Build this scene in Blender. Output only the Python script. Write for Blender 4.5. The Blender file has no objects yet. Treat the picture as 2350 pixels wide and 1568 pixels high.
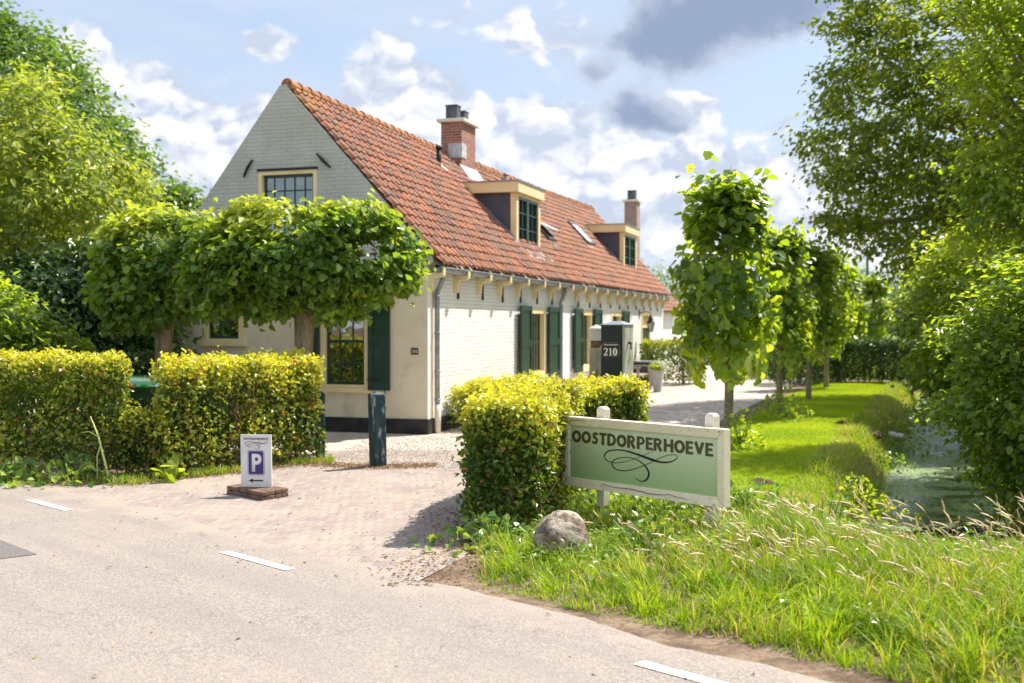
import bpy, bmesh, math, random
import numpy as np
from mathutils import Vector, Matrix, noise as mnoise

random.seed(5)
rng = np.random.default_rng(11)
sc = bpy.context.scene
PI = math.pi

# ------------------------------------------------------------------ camera
EYE = 1.7
F_PX = 2611.0            # focal length in pixels of a 2350 px wide picture (40 mm on full frame)
PITCH = math.radians(-0.856)
cam_d = bpy.data.cameras.new('camera')
cam = bpy.data.objects.new('camera', cam_d)
sc.collection.objects.link(cam)
cam.location = (0, 0, EYE)
cam.rotation_euler = (PI / 2 + PITCH, 0, 0)
cam_d.lens = 40.0
cam_d.sensor_width = 36.0
cam_d.clip_end = 3000
cam_d.dof.use_dof = True
cam_d.dof.focus_distance = 9.2
cam_d.dof.aperture_fstop = 2.0
sc.camera = cam

# ------------------------------------------------------------------ sun
SUN_EL = math.radians(54)
SUN_H = Vector((0.79, 0.61, 0)).normalized()
sun_dir = Vector((SUN_H.x * math.cos(SUN_EL), SUN_H.y * math.cos(SUN_EL), math.sin(SUN_EL)))
sun_d = bpy.data.lights.new('sun', 'SUN')
sun_d.energy = 5.0
sun_d.angle = math.radians(0.6)
sun_d.color = (1.0, 0.93, 0.82)
sun = bpy.data.objects.new('sun', sun_d)
sun.rotation_euler = sun_dir.to_track_quat('Z', 'Y').to_euler()
sc.collection.objects.link(sun)
sc.view_settings.view_transform = 'Standard'
sc.view_settings.look = 'None'
sc.view_settings.exposure = 0.86
sc.view_settings.gamma = 1.0

# ------------------------------------------------------------------ node helper
class NT:
    def __init__(s, nt):
        s.nt = nt; s.n = nt.nodes; s.l = nt.links
    def node(s, t, **kw):
        nd = s.n.new(t)
        for k, v in kw.items():
            setattr(nd, k, v)
        return nd
    def set(s, sock, v):
        if isinstance(v, bpy.types.NodeSocket): s.l.new(v, sock)
        else: sock.default_value = v
    def math(s, op, a, b=None, c=None, clamp=False):
        nd = s.node('ShaderNodeMath', operation=op, use_clamp=clamp)
        s.set(nd.inputs[0], a)
        if b is not None: s.set(nd.inputs[1], b)
        if c is not None: s.set(nd.inputs[2], c)
        return nd.outputs[0]
    def vmath(s, op, a, b=None, scale=None):
        nd = s.node('ShaderNodeVectorMath', operation=op)
        s.set(nd.inputs[0], a)
        if b is not None: s.set(nd.inputs[1], b)
        if scale is not None: s.set(nd.inputs['Scale'], scale)
        return nd.outputs[0]
    def sep(s, v):
        nd = s.node('ShaderNodeSeparateXYZ'); s.set(nd.inputs[0], v); return nd.outputs
    def comb(s, x, y, z):
        nd = s.node('ShaderNodeCombineXYZ')
        for i, q in enumerate((x, y, z)): s.set(nd.inputs[i], q)
        return nd.outputs[0]
    def mix(s, f, a, b, blend='MIX'):
        nd = s.node('ShaderNodeMix', data_type='RGBA', blend_type=blend)
        s.set(nd.inputs[0], f)
        for i, q in ((6, a), (7, b)):
            if isinstance(q, (tuple, list)) and len(q) == 3: q = (*q, 1)
            s.set(nd.inputs[i], q)
        return nd.outputs[2]
    def noise(s, vec, scale, detail=3, rough=0.55, dist=0.0, color=False):
        nd = s.node('ShaderNodeTexNoise')
        s.set(nd.inputs['Vector'], vec)
        nd.inputs['Scale'].default_value = scale; nd.inputs['Detail'].default_value = detail
        nd.inputs['Roughness'].default_value = rough; nd.inputs['Distortion'].default_value = dist
        return nd.outputs[1] if color else nd.outputs[0]
    def rng(s, v, a, b, c=0.0, d=1.0, smooth=True):
        nd = s.node('ShaderNodeMapRange', interpolation_type='SMOOTHSTEP' if smooth else 'LINEAR')
        s.set(nd.inputs[0], v)
        for i, q in enumerate((a, b, c, d)): nd.inputs[i + 1].default_value = q
        return nd.outputs[0]

# ------------------------------------------------------------------ world: daylight sky with clouds
world = bpy.data.worlds.new('World'); sc.world = world
world.use_nodes = True
w = NT(world.node_tree); w.n.clear()
sky = w.node('ShaderNodeTexSky', sky_type='NISHITA')
sky.sun_disc = False
sky.sun_elevation = SUN_EL
sky.sun_rotation = math.atan2(SUN_H.x, SUN_H.y)
sky.air_density = 1.0; sky.dust_density = 1.5; sky.ozone_density = 1.0
tc = w.node('ShaderNodeTexCoord').outputs['Generated']
vx, vy, vz = w.sep(tc)
az = w.math('ARCTAN2', vx, vy)
el = w.math('ARCSINE', vz)
uv = w.comb(az, w.math('MULTIPLY', el, 1.25), 0.0)
warp = w.noise(uv, 9.0, 4, 0.6, color=True)
uvw = w.vmath('ADD', uv, w.vmath('SCALE', w.vmath('SUBTRACT', warp, (0.5, 0.5, 0.5)), scale=0.075))
wx, wy, _ = w.sep(uvw)
wy = w.math('DIVIDE', wy, 1.25)
def blobs(lst):
    tot = None
    for (px, py, rx, ry, amp) in lst:
        a0 = (px - 1175) / F_PX; e0 = (745 - py) / F_PX
        dx = w.math('MULTIPLY', w.math('SUBTRACT', wx, a0), F_PX / rx)
        dy = w.math('MULTIPLY', w.math('SUBTRACT', wy, e0), F_PX / ry)
        r2 = w.math('ADD', w.math('MULTIPLY', dx, dx), w.math('MULTIPLY', dy, dy))
        g = w.math('MULTIPLY', w.math('EXPONENT', w.math('MULTIPLY', r2, -1.0)), amp)
        tot = g if tot is None else w.math('ADD', tot, g)
    return tot
white = blobs([(300, 240, 130, 75, 1.0), (420, 320, 190, 90, 1.05), (360, 430, 280, 130, .95), (150, 330, 160, 120, .8), (560, 400, 90, 150, .6), (215, 170, 70, 45, .7),
               (620, 120, 95, 38, .9), (905, 160, 60, 75, .95), (960, 240, 120, 75, 1.0), (840, 250, 60, 55, .6),
               (1180, 300, 170, 60, 1.0), (1330, 400, 280, 110, 1.0), (1620, 470, 340, 110, 1.0), (1600, 255, 60, 48, .95),
               (1260, 120, 110, 60, .7), (1150, 40, 170, 50, .55), (1800, 290, 80, 30, .5), (1880, 560, 260, 130, .8), (1880, 420, 160, 60, .7), (100, 520, 300, 160, .6)])
dark = blobs([(1620, 60, 260, 85, 1.0), (1500, 120, 140, 55, .8), (1350, 175, 50, 28, .8), (1460, 262, 105, 45, 1.05), (1800, 40, 150, 60, .7),
              (1530, 300, 90, 30, .5), (1060, 330, 130, 30, .35), (450, 400, 130, 28, .3), (1250, 430, 160, 25, .3), (1600, 520, 200, 30, .25)])
def billow(vec, scale):
    nd = w.node('ShaderNodeTexVoronoi', feature='F1', voronoi_dimensions='2D', normalize=True)
    w.set(nd.inputs['Vector'], vec); nd.inputs['Scale'].default_value = scale; nd.inputs['Detail'].default_value = 3.0
    nd.inputs['Roughness'].default_value = 0.5; nd.inputs['Lacunarity'].default_value = 2.1
    return w.math('SUBTRACT', 1.0, nd.outputs['Distance'])
b1 = billow(uvw, 17.0); b2 = billow(w.vmath('ADD', uvw, (0.006, 0.014, 0)), 17.0)
n1 = w.noise(uvw, 12.0, 5, 0.5)
ncir = w.noise(w.vmath('MULTIPLY', uvw, (1.0, 3.2, 1.0)), 3.4, 6, 0.6)
puff = w.math('ADD', w.math('MULTIPLY', w.math('SUBTRACT', b1, 0.70), 1.3), w.math('MULTIPLY', w.math('SUBTRACT', n1, 0.5), 0.7))
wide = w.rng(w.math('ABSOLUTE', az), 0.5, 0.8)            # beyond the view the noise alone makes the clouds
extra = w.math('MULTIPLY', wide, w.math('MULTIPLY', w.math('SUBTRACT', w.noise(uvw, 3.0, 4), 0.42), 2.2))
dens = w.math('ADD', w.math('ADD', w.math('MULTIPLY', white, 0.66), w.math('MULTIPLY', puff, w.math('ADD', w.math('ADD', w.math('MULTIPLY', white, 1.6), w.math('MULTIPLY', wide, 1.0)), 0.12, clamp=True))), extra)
densd = w.math('ADD', w.math('MULTIPLY', dark, 0.8), w.math('MULTIPLY', w.math('SUBTRACT', w.noise(uvw, 9.0, 7, .62), 0.5), 1.5))
mask = w.rng(dens, 0.17, 0.36)
maskd = w.rng(densd, 0.14, 0.62)
thin = w.rng(ncir, 0.32, 0.68, 0.25, 0.9)
relief = w.math('MULTIPLY', w.math('SUBTRACT', b1, b2), 4.5)
lum = w.math('ADD', w.math('ADD', w.rng(dens, 0.15, 1.0, 0.22, 0.62), relief), w.math('MULTIPLY', w.math('SUBTRACT', w.noise(uvw, 5.0, 3), 0.5), 0.7), clamp=True)
EXPF = 2 ** sc.view_settings.exposure
K = 1.0 / (0.1 * EXPF)
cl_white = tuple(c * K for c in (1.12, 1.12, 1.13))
cl = w.mix(lum, tuple(c * K for c in (0.63, 0.71, 0.87)), cl_white)
cl = w.vmath('SCALE', cl, scale=w.math('ADD', 1.0, w.math('MULTIPLY', w.rng(w.math('ABSOLUTE', az), 0.7, 1.4), 0.4)))  # added fill: clouds beside and behind the view made brighter
skyc = w.mix(thin, w.mix(0.4, sky.outputs[0], tuple(c * K for c in (0.50, 0.68, 0.96))), tuple(c * K for c in (0.68, 0.78, 0.95)))
skyc = w.mix(w.rng(el, -0.02, 0.2), tuple(c * K for c in (0.76, 0.85, 0.97)), skyc)
cl_dark = w.mix(w.rng(w.math('ADD', densd, w.math('MULTIPLY', w.math('SUBTRACT', w.noise(uvw, 22.0, 5, .6), 0.5), 0.9)), 0.25, 1.0), tuple(c * K for c in (0.62, 0.70, 0.84)), tuple(c * K for c in (0.33, 0.42, 0.60)))
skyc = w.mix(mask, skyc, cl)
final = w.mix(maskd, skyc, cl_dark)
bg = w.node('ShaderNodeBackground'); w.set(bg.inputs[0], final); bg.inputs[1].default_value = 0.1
outw = w.node('ShaderNodeOutputWorld'); w.l.new(bg.outputs[0], outw.inputs[0])

# ------------------------------------------------------------------ placement helpers
def at(px, py, Y):
    """the point at distance Y (m) seen at px,py of the 2350 px wide picture"""
    v = Vector(((px - 1175) / F_PX, 1.0, -(py - 784) / F_PX))
    c, s_ = math.cos(PITCH), math.sin(PITCH)
    y = v.y * c - v.z * s_; z = v.y * s_ + v.z * c
    return Vector((v.x / y * Y, Y, EYE + z / y * Y))
def gp(px, py, z=0.0):
    a = at(px, py, 1.0); k = (z - EYE) / (a.z - EYE)
    return Vector((a.x * k, k, z))

def link(o, parent=None):
    sc.collection.objects.link(o)
    if parent is not None: o.parent = parent
    return o
def tag(o, label=None, cat=None, group=None, kind=None):
    if label: o['label'] = label
    if cat: o['category'] = cat
    if group: o['group'] = group
    if kind: o['kind'] = kind
    return o
def thing(name, label, cat, loc=(0, 0, 0), rotz=0.0, group=None):
    o = bpy.data.objects.new(name, None); o.empty_display_size = 0.2
    o.location = loc; o.rotation_euler = (0, 0, rotz)
    link(o)
    return tag(o, label, cat, group)
def copy_tree(o, parent=None):
    c = o.copy(); sc.collection.objects.link(c)
    c.parent = parent
    for ch in list(o.children): copy_tree(ch, c)
    return c

def mesh_arrays(name, V, faces, mats, parent=None, tint=None, smooth=False):
    """faces: list of int arrays (n,k)"""
    me = bpy.data.meshes.new(name)
    V = np.asarray(V, dtype=np.float32).reshape(-1, 3)
    me.vertices.add(len(V)); me.vertices.foreach_set('co', V.ravel())
    loops = np.concatenate([f.ravel() for f in faces]).astype(np.int32)
    tot = np.concatenate([np.full(len(f), f.shape[1]) for f in faces]).astype(np.int32)
    start = np.concatenate(([0], np.cumsum(tot)[:-1])).astype(np.int32)
    me.loops.add(len(loops)); me.loops.foreach_set('vertex_index', loops)
    me.polygons.add(len(tot)); me.polygons.foreach_set('loop_start', start)
    if tint is not None:
        a = me.attributes.new('tint', 'FLOAT_COLOR', 'POINT')
        t = np.ones((len(V), 4), dtype=np.float32); t[:, :tint.shape[1]] = tint
        a.data.foreach_set('color', t.ravel())
    me.update(calc_edges=True)
    me.polygons.foreach_set('use_smooth', np.full(len(tot), smooth))
    for m in (mats if isinstance(mats, (list, tuple)) else [mats]): me.materials.append(m)
    return link(bpy.data.objects.new(name, me), parent)

class MB:
    def __init__(s): s.v = []; s.f = []; s.m = []
    def add(s, vs, fs, mat=0):
        b = len(s.v); s.v += [tuple(p) for p in vs]
        for f in fs: s.f.append([b + i for i in f]); s.m.append(mat)
        return s
    def box(s, x0, x1, y0, y1, z0, z1, mat=0):
        return s.hexa([(x0, y0, z0), (x1, y0, z0), (x1, y1, z0), (x0, y1, z0), (x0, y0, z1), (x1, y0, z1), (x1, y1, z1), (x0, y1, z1)], mat)
    def hexa(s, c, mat=0):
        return s.add(c, [(0, 3, 2, 1), (4, 5, 6, 7), (0, 1, 5, 4), (1, 2, 6, 5), (2, 3, 7, 6), (3, 0, 4, 7)], mat)
    def fbox(s, fr, a0, a1, b0, b1, c0, c1, mat=0):
        P = fr
        return s.hexa([P(a0, b0, c0), P(a1, b0, c0), P(a1, b0, c1), P(a0, b0, c1), P(a0, b1, c0), P(a1, b1, c0), P(a1, b1, c1), P(a0, b1, c1)], mat)
    def extr(s, pts, vec, mat=0):
        n = len(pts); pts = [Vector(p) for p in pts]; vec = Vector(vec)
        vs = pts + [p + vec for p in pts]
        fs = [tuple(range(n))[::-1], tuple(range(n, 2 * n))] + [(i, (i + 1) % n, n + (i + 1) % n, n + i) for i in range(n)]
        return s.add(vs, fs, mat)
    def tube(s, path, rad, seg=8, cap=True, mat=0):
        path = [Vector(p) for p in path]; n = len(path)
        if not hasattr(rad, '__len__'): rad = [rad] * n
        b = len(s.v); ref = None
        for i, p in enumerate(path):
            d = (path[min(i + 1, n - 1)] - path[max(i - 1, 0)]).normalized()
            if ref is None:
                ref = Vector((1, 0, 0)) if abs(d.x) < .8 else Vector((0, 1, 0))
            u = (ref - d * ref.dot(d)).normalized(); v_ = d.cross(u); ref = u
            for k in range(seg):
                a = 2 * PI * k / seg
                s.v.append(tuple(p + (u * math.cos(a) + v_ * math.sin(a)) * rad[i]))
        for i in range(n - 1):
            for k in range(seg):
                k2 = (k + 1) % seg
                s.f.append([b + i * seg + k, b + i * seg + k2, b + (i + 1) * seg + k2, b + (i + 1) * seg + k]); s.m.append(mat)
        if cap:
            s.f.append([b + k for k in range(seg)][::-1]); s.m.append(mat)
            s.f.append([b + (n - 1) * seg + k for k in range(seg)]); s.m.append(mat)
        return s
    def build(s, name, mats, parent=None, smooth=False, bevel=0.0, fix=True):
        me = bpy.data.meshes.new(name); me.from_pydata(s.v, [], s.f)
        for m in (mats if isinstance(mats, (list, tuple)) else [mats]): me.materials.append(m)
        me.polygons.foreach_set('material_index', s.m)
        if fix:
            bm = bmesh.new(); bm.from_mesh(me); bmesh.ops.recalc_face_normals(bm, faces=bm.faces); bm.to_mesh(me); bm.free()
        me.polygons.foreach_set('use_smooth', [smooth] * len(me.polygons))
        me.update()
        o = link(bpy.data.objects.new(name, me), parent)
        if bevel > 0:
            b = o.modifiers.new('bevel', 'BEVEL'); b.width = bevel; b.segments = 2; b.limit_method = 'ANGLE'
            b.harden_normals = False
        return o

# ------------------------------------------------------------------ materials
MATS = {}
def new_mat(name):
    m = bpy.data.materials.new(name); m.use_nodes = True
    t = NT(m.node_tree); t.n.clear()
    out = t.node('ShaderNodeOutputMaterial'); b = t.node('ShaderNodeBsdfPrincipled')
    t.l.new(b.outputs[0], out.inputs[0])
    MATS[name] = m
    return m, t, b, out
def bump(t, b, h, strength=0.4, dist=0.01):
    n = t.node('ShaderNodeBump'); n.inputs['Strength'].default_value = strength; n.inputs['Distance'].default_value = dist
    t.set(n.inputs['Height'], h); t.l.new(n.outputs[0], b.inputs['Normal']); return n
def surf(name, c1, c2, scale=8, rough=0.7, detail=5, bs=0.2, bd=0.01, c3=None, s3=40, spec=0.3, metal=0.0, stretch=None, lo=.35, hi=.65):
    m, t, b, out = new_mat(name)
    tc = t.node('ShaderNodeTexCoord').outputs['Object']
    if stretch: tc = t.vmath('MULTIPLY', tc, stretch)
    n = t.noise(tc, scale, detail, 0.6)
    col = t.mix(t.rng(n, lo, hi), c1, c2)
    if c3:
        col = t.mix(t.rng(t.noise(tc, s3, 4, .65), .55, .68), col, c3)
    t.set(b.inputs['Base Color'], col); b.inputs['Roughness'].default_value = rough
    b.inputs['Specular IOR Level'].default_value = spec; b.inputs['Metallic'].default_value = metal
    if bs: bump(t, b, t.noise(tc, scale * 5, 5, .65), bs, bd)
    return m

def leaf_mat(name, dark, light, young, transl=0.42, rough=0.34, tcol=(1.25, 1.2, 0.35), tabs=None, spec=0.6):
    m, t, b, out = new_mat(name)
    a = t.node('ShaderNodeAttribute', attribute_name='tint')
    r, g, bb = t.sep(a.outputs['Vector'])
    col = t.mix(r, dark, light); col = t.mix(g, col, young)
    if name == 'beech_leaf': col = t.mix(t.math('GREATER_THAN', bb, .965), col, (.42, .17, .05))
    t.set(b.inputs['Base Color'], col); b.inputs['Roughness'].default_value = rough
    b.inputs['Specular IOR Level'].default_value = spec
    tr = t.node('ShaderNodeBsdfTranslucent'); t.set(tr.inputs[0], t.mix(1.0, col, (*tcol, 1), 'MULTIPLY'))
    tr.inputs[0].links[0].from_node.clamp_result = True
    if tabs: t.set(tr.inputs[0], t.mix(g, t.mix(r, tabs[0], tabs[1]), tabs[2]))
    mx = t.node('ShaderNodeMixShader'); mx.inputs[0].default_value = transl
    t.l.new(b.outputs[0], mx.inputs[1]); t.l.new(tr.outputs[0], mx.inputs[2]); t.l.new(mx.outputs[0], out.inputs[0])
    return m

M_beech = leaf_mat('beech_leaf', (.045, .10, .014), (.19, .29, .028), (.72, .69, .075), .37, .38, (1.3, 1.25, .4), spec=.5)
M_lime = leaf_mat('lime_leaf', (.04, .11, .022), (.14, .25, .035), (.48, .55, .08), .43, .38, spec=.5, tabs=((.26, .42, .02), (.50, .64, .03), (.76, .80, .06)))
M_weep = leaf_mat('weeping_lime_leaf', (.022, .072, .022), (.09, .18, .03), (.24, .38, .04), .5, .36, spec=.6, tabs=((.32, .47, .015), (.58, .74, .02), (.86, .90, .05)))
M_oak = leaf_mat('oak_leaf', (.025, .052, .015), (.09, .15, .024), (.26, .31, .035), .46, .42, spec=.4, tabs=((.28, .40, .02), (.52, .64, .02), (.80, .82, .05)))
M_oakdark = leaf_mat('dark_oak_leaf', (.03, .07, .018), (.10, .19, .03), (.24, .34, .04), .40, .40, spec=.5, tabs=((.14, .30, .02), (.30, .48, .02), (.50, .60, .05)))
M_cherry = leaf_mat('cherry_leaf', (.07, .125, .025), (.24, .33, .055), (.58, .58, .10), .45, .40, spec=.5, tabs=((.36, .48, .03), (.60, .68, .05), (.85, .80, .1)))
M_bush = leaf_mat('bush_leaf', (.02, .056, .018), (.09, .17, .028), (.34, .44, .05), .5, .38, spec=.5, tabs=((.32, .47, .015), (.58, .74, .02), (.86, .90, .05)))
M_laurel = leaf_mat('laurel_leaf', (.02, .06, .015), (.07, .14, .03), (.22, .36, .05), .22)
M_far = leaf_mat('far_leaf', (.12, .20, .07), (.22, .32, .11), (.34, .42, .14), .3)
M_grass = leaf_mat('grass_blade', (.09, .19, .012), (.32, .47, .025), (.60, .48, .24), .38, .42, (1.7, 1.55, .4), spec=.4)
M_lawn = leaf_mat('lawn_blade', (.22, .35, .012), (.46, .58, .025), (.62, .60, .12), .38, .5, (1.3, 1.15, .3), spec=.3)
M_seed = leaf_mat('grass_seed', (.55, .42, .24), (.75, .62, .40), (.70, .66, .36), .3, .7, (1.1, 1.0, .7))
M_dead = leaf_mat('dead_leaf', (.13, .075, .04), (.38, .24, .13), (.50, .36, .16), .15, .7, (1.1, .9, .5))
M_weed = leaf_mat('weed_leaf', (.05, .15, .04), (.15, .30, .06), (.45, .55, .10), .4)
M_petal = leaf_mat('white_petal', (.75, .75, .72), (.85, .85, .85), (.85, .80, .55), .3, .6, (1, 1, 1))

M_bark = surf('bark', (.17, .12, .075), (.30, .24, .16), 14, .9, 6, .7, .02, (.22, .26, .08), 9, .2, 0, (1, 1, .35))
M_bark_young = surf('young_bark', (.16, .14, .07), (.26, .22, .12), 18, .8, 5, .4, .006, (.34, .32, .26), 26)
M_twig = surf('twig', (.11, .065, .035), (.2, .13, .07), 25, .9)
M_cream = surf('cream_paint', (.74, .60, .33), (.80, .67, .40), 3, .5, 3, .1, .003)
M_green = surf('green_paint', (.008, .034, .022), (.014, .052, .034), 6, .35, 4, .15, .003, spec=.5)
M_white_wood = surf('white_wood', (.66, .62, .50), (.76, .73, .63), 9, .55, 5, .25, .004, (.55, .46, .33), 34)
M_zinc = surf('zinc', (.22, .24, .27), (.32, .34, .38), 8, .45, 4, .1, .003, metal=.35)
M_lead = surf('lead_flashing', (.38, .40, .43), (.58, .59, .60), 10, .6, 4, .3, .01)
M_dormer = surf('dormer_cladding', (.07, .073, .098), (.095, .098, .125), 4, .55, 3, .1, .003)
M_black = surf('black_iron', (.012, .013, .014), (.03, .03, .032), 12, .5)
M_potmetal = surf('chimney_metal', (.07, .08, .09), (.13, .14, .16), 6, .4, metal=.4)
M_teal = surf('teal_paint', (.014, .036, .042), (.03, .06, .068), 12, .5, 5, .3, .004, (.30, .36, .36), 16, stretch=(1, 1, .3))
M_teak = surf('weathered_teak', (.24, .20, .15), (.38, .33, .27), 15, .8, 5, .4, .004, stretch=(1, 1, 1))
M_postwood = surf('weathered_post_wood', (.28, .26, .17), (.48, .45, .34), 9, .85, 6, .6, .01, (.10, .09, .06), 12, stretch=(1, 1, .25))
M_paleplant = surf('planter_concrete', (.38, .37, .36), (.48, .47, .45), 8, .8)
M_plinth = surf('tarred_plinth', (.022, .020, .022), (.045, .04, .04), 6, .6, 4, .3, .006)
M_bin = surf('bin_plastic', (.015, .05, .028), (.022, .065, .038), 5, .4, spec=.5)
M_binlid = surf('bin_lid_plastic', (.10, .20, .15), (.13, .24, .18), 5, .35, spec=.5)
M_blue = surf('blue_plastic', (.01, .09, .42), (.015, .12, .5), 5, .4, spec=.5)
M_orange = surf('orange_sticker', (.85, .18, .02), (.9, .22, .03), 5, .5)
M_gsticker = surf('green_sticker', (.02, .45, .08), (.03, .5, .1), 5, .5)
M_curtain = surf('curtain', (.36, .42, .32), (.55, .60, .48), 5, .9, stretch=(8, 8, .3))
M_brickchim = None

def glass_mat(name, tintc=(.75, .82, .78), base=0.25):
    m, t, b, out = new_mat(name)
    gl = t.node('ShaderNodeBsdfGlossy'); gl.inputs['Roughness'].default_value = 0.015
    gl.inputs[0].default_value = (.9, .93, .92, 1)
    tr = t.node('ShaderNodeBsdfTransparent'); tr.inputs[0].default_value = (*tintc, 1)
    fr = t.node('ShaderNodeFresnel'); fr.inputs[0].default_value = 1.5
    f = t.math('ADD', t.math('MULTIPLY', fr.outputs[0], 1.2), base, clamp=True)
    tcx = t.node('ShaderNodeTexCoord').outputs['Object']
    bn = t.node('ShaderNodeBump'); bn.inputs['Strength'].default_value = .12; bn.inputs['Distance'].default_value = .01
    t.set(bn.inputs['Height'], t.noise(tcx, 3.0, 2)); t.l.new(bn.outputs[0], gl.inputs['Normal'])
    mx = t.node('ShaderNodeMixShader'); t.set(mx.inputs[0], f)
    t.l.new(tr.outputs[0], mx.inputs[1]); t.l.new(gl.outputs[0], mx.inputs[2]); t.l.new(mx.outputs[0], out.inputs[0])
    return m
M_glass = glass_mat('window_glass', base=.13)

def painted_brick(name, c1, c2, mortar_dark, relief=1.0, swap=True, streak=0.25):
    m, t, b, out = new_mat(name)
    tc = t.node('ShaderNodeTexCoord').outputs['Object']
    x, y, z = t.sep(tc)
    wob = t.noise(tc, 2.2, 3, .6)
    zz = t.math('ADD', z, t.math('MULTIPLY', t.math('SUBTRACT', wob, .5), .03))
    v = t.comb(y if swap else x, zz, 0.0)
    v = t.vmath('ADD', v, t.vmath('SCALE', t.noise(tc, 25, 2, .5, color=True), scale=.010))
    br = t.node('ShaderNodeTexBrick'); t.set(br.inputs['Vector'], v)
    br.inputs['Scale'].default_value = 1.0; br.inputs['Brick Width'].default_value = .21; br.inputs['Row Height'].default_value = .062
    br.inputs['Mortar Size'].default_value = .007; br.inputs['Mortar Smooth'].default_value = .9
    n = t.noise(tc, 1.6, 6, .65); n2 = t.noise(tc, 30, 5, .7)
    col = t.mix(t.rng(n, .35, .7), c1, c2)
    col = t.mix(t.math('MULTIPLY', br.outputs['Fac'], streak), col, mortar_dark)
    drip = t.noise(t.comb(t.math('MULTIPLY', x if not swap else y, 9.0), 0.0, t.math('MULTIPLY', z, .9)), 1.0, 5, .6)
    col = t.mix(t.math('MULTIPLY', t.rng(drip, .55, .78), .28), col, mortar_dark)
    t.set(b.inputs['Base Color'], col); b.inputs['Roughness'].default_value = .85
    h = t.math('ADD', t.math('MULTIPLY', br.outputs['Fac'], -1.0), t.math('MULTIPLY', n2, .9))
    h = t.math('ADD', h, t.math('MULTIPLY', t.noise(tc, 7, 3), .8))
    bump(t, b, t.math('ADD', h, t.math('MULTIPLY', t.noise(t.vmath('MULTIPLY', tc, (4, 4, 22)), 1.0, 5, .7), 1.6)), .9, .012 * relief)
    return m
M_whitebrick = painted_brick('white_painted_brick', (.80, .79, .75), (.86, .855, .83), (.58, .54, .48), 1.0, True, .07)
M_gablebrick = painted_brick('grey_white_gable_brick', (.43, .445, .39), (.51, .525, .465), (.42, .43, .37), .6, False, .05)
M_plaster = surf('cream_plaster', (.68, .60, .44), (.76, .68, .52), 1.2, .75, 4, .12, .004, (.60, .52, .38), 2.0)
M_corner = surf('white_plaster', (.74, .71, .64), (.80, .78, .72), 2, .8, 4, .15, .004)

def redbrick(name, c1, c2, c3):
    m, t, b, out = new_mat(name)
    tc = t.node('ShaderNodeTexCoord').outputs['Object']
    x, y, z = t.sep(tc)
    br = t.node('ShaderNodeTexBrick'); t.set(br.inputs['Vector'], t.comb(t.math('ADD', x, y), z, 0.0))
    br.inputs['Scale'].default_value = 1.0; br.inputs['Brick Width'].default_value = .2; br.inputs['Row Height'].default_value = .06
    br.inputs['Mortar Size'].default_value = .007; br.inputs['Bias'].default_value = -.1
    br.inputs['Color1'].default_value = (*c1, 1); br.inputs['Color2'].default_value = (*c2, 1); br.inputs['Mortar'].default_value = (*c3, 1)
    col = t.mix(t.rng(t.noise(tc, 9, 5), .5, .75, 0, .6), br.outputs[0], (.12, .08, .07))
    t.set(b.inputs['Base Color'], col); b.inputs['Roughness'].default_value = .9
    bump(t, b, t.math('SUBTRACT', t.noise(tc, 40, 4), br.outputs['Fac']), .6, .008)
    return m
M_chimbrick = redbrick('chimney_brick', (.36, .13, .08), (.24, .08, .06), (.40, .33, .28))
M_chimbrick2 = redbrick('pale_chimney_brick', (.34, .23, .20), (.25, .17, .15), (.42, .37, .33))

def tile_mat():
    m, t, b, out = new_mat('clay_pantile')
    a = t.node('ShaderNodeAttribute', attribute_name='tint')
    r, g, _ = t.sep(a.outputs['Vector'])
    tc = t.node('ShaderNodeTexCoord').outputs['Object']
    col = t.mix(t.math('ADD', t.math('MULTIPLY', r, .6), t.math('MULTIPLY', t.noise(tc, 1.1, 3), .4)), (.245, .085, .045), (.56, .20, .085))
    col = t.mix(t.math('MULTIPLY', t.rng(g, .72, .95), .8), col, (.16, .085, .065))
    x, y, z = t.sep(tc)
    n = t.noise(t.comb(t.math('MULTIPLY', x, 2.2), t.math('MULTIPLY', y, 11.0), t.math('MULTIPLY', z, 2.2)), 1.0, 6, .7)
    col = t.mix(t.math('MULTIPLY', t.rng(n, .42, .62), .8), col, (.24, .155, .12))
    n2 = t.noise(t.vmath('MULTIPLY', tc, (1, 1, 1)), 17, 5, .75)
    col = t.mix(t.math('MULTIPLY', t.rng(n2, .46, .62), .65), col, (.14, .095, .08))
    col = t.mix(t.rng(t.noise(tc, 40, 3, .6), .64, .72, 0, .6), col, (.62, .55, .38))
    x, y, z = t.sep(tc)
    lich = t.math('MULTIPLY', t.rng(t.math('ADD', z, t.math('MULTIPLY', y, -.35)), 4.9, 5.4), t.rng(t.noise(tc, 8, 4), .42, .6))
    col = t.mix(t.math('MULTIPLY', lich, .8), col, (.55, .30, .04))
    t.set(b.inputs['Base Color'], col); b.inputs['Roughness'].default_value = .8
    b.inputs['Specular IOR Level'].default_value = .3
    bump(t, b, t.noise(tc, 60, 4, .6), .35, .006)
    return m
M_tile = tile_mat()

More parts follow.
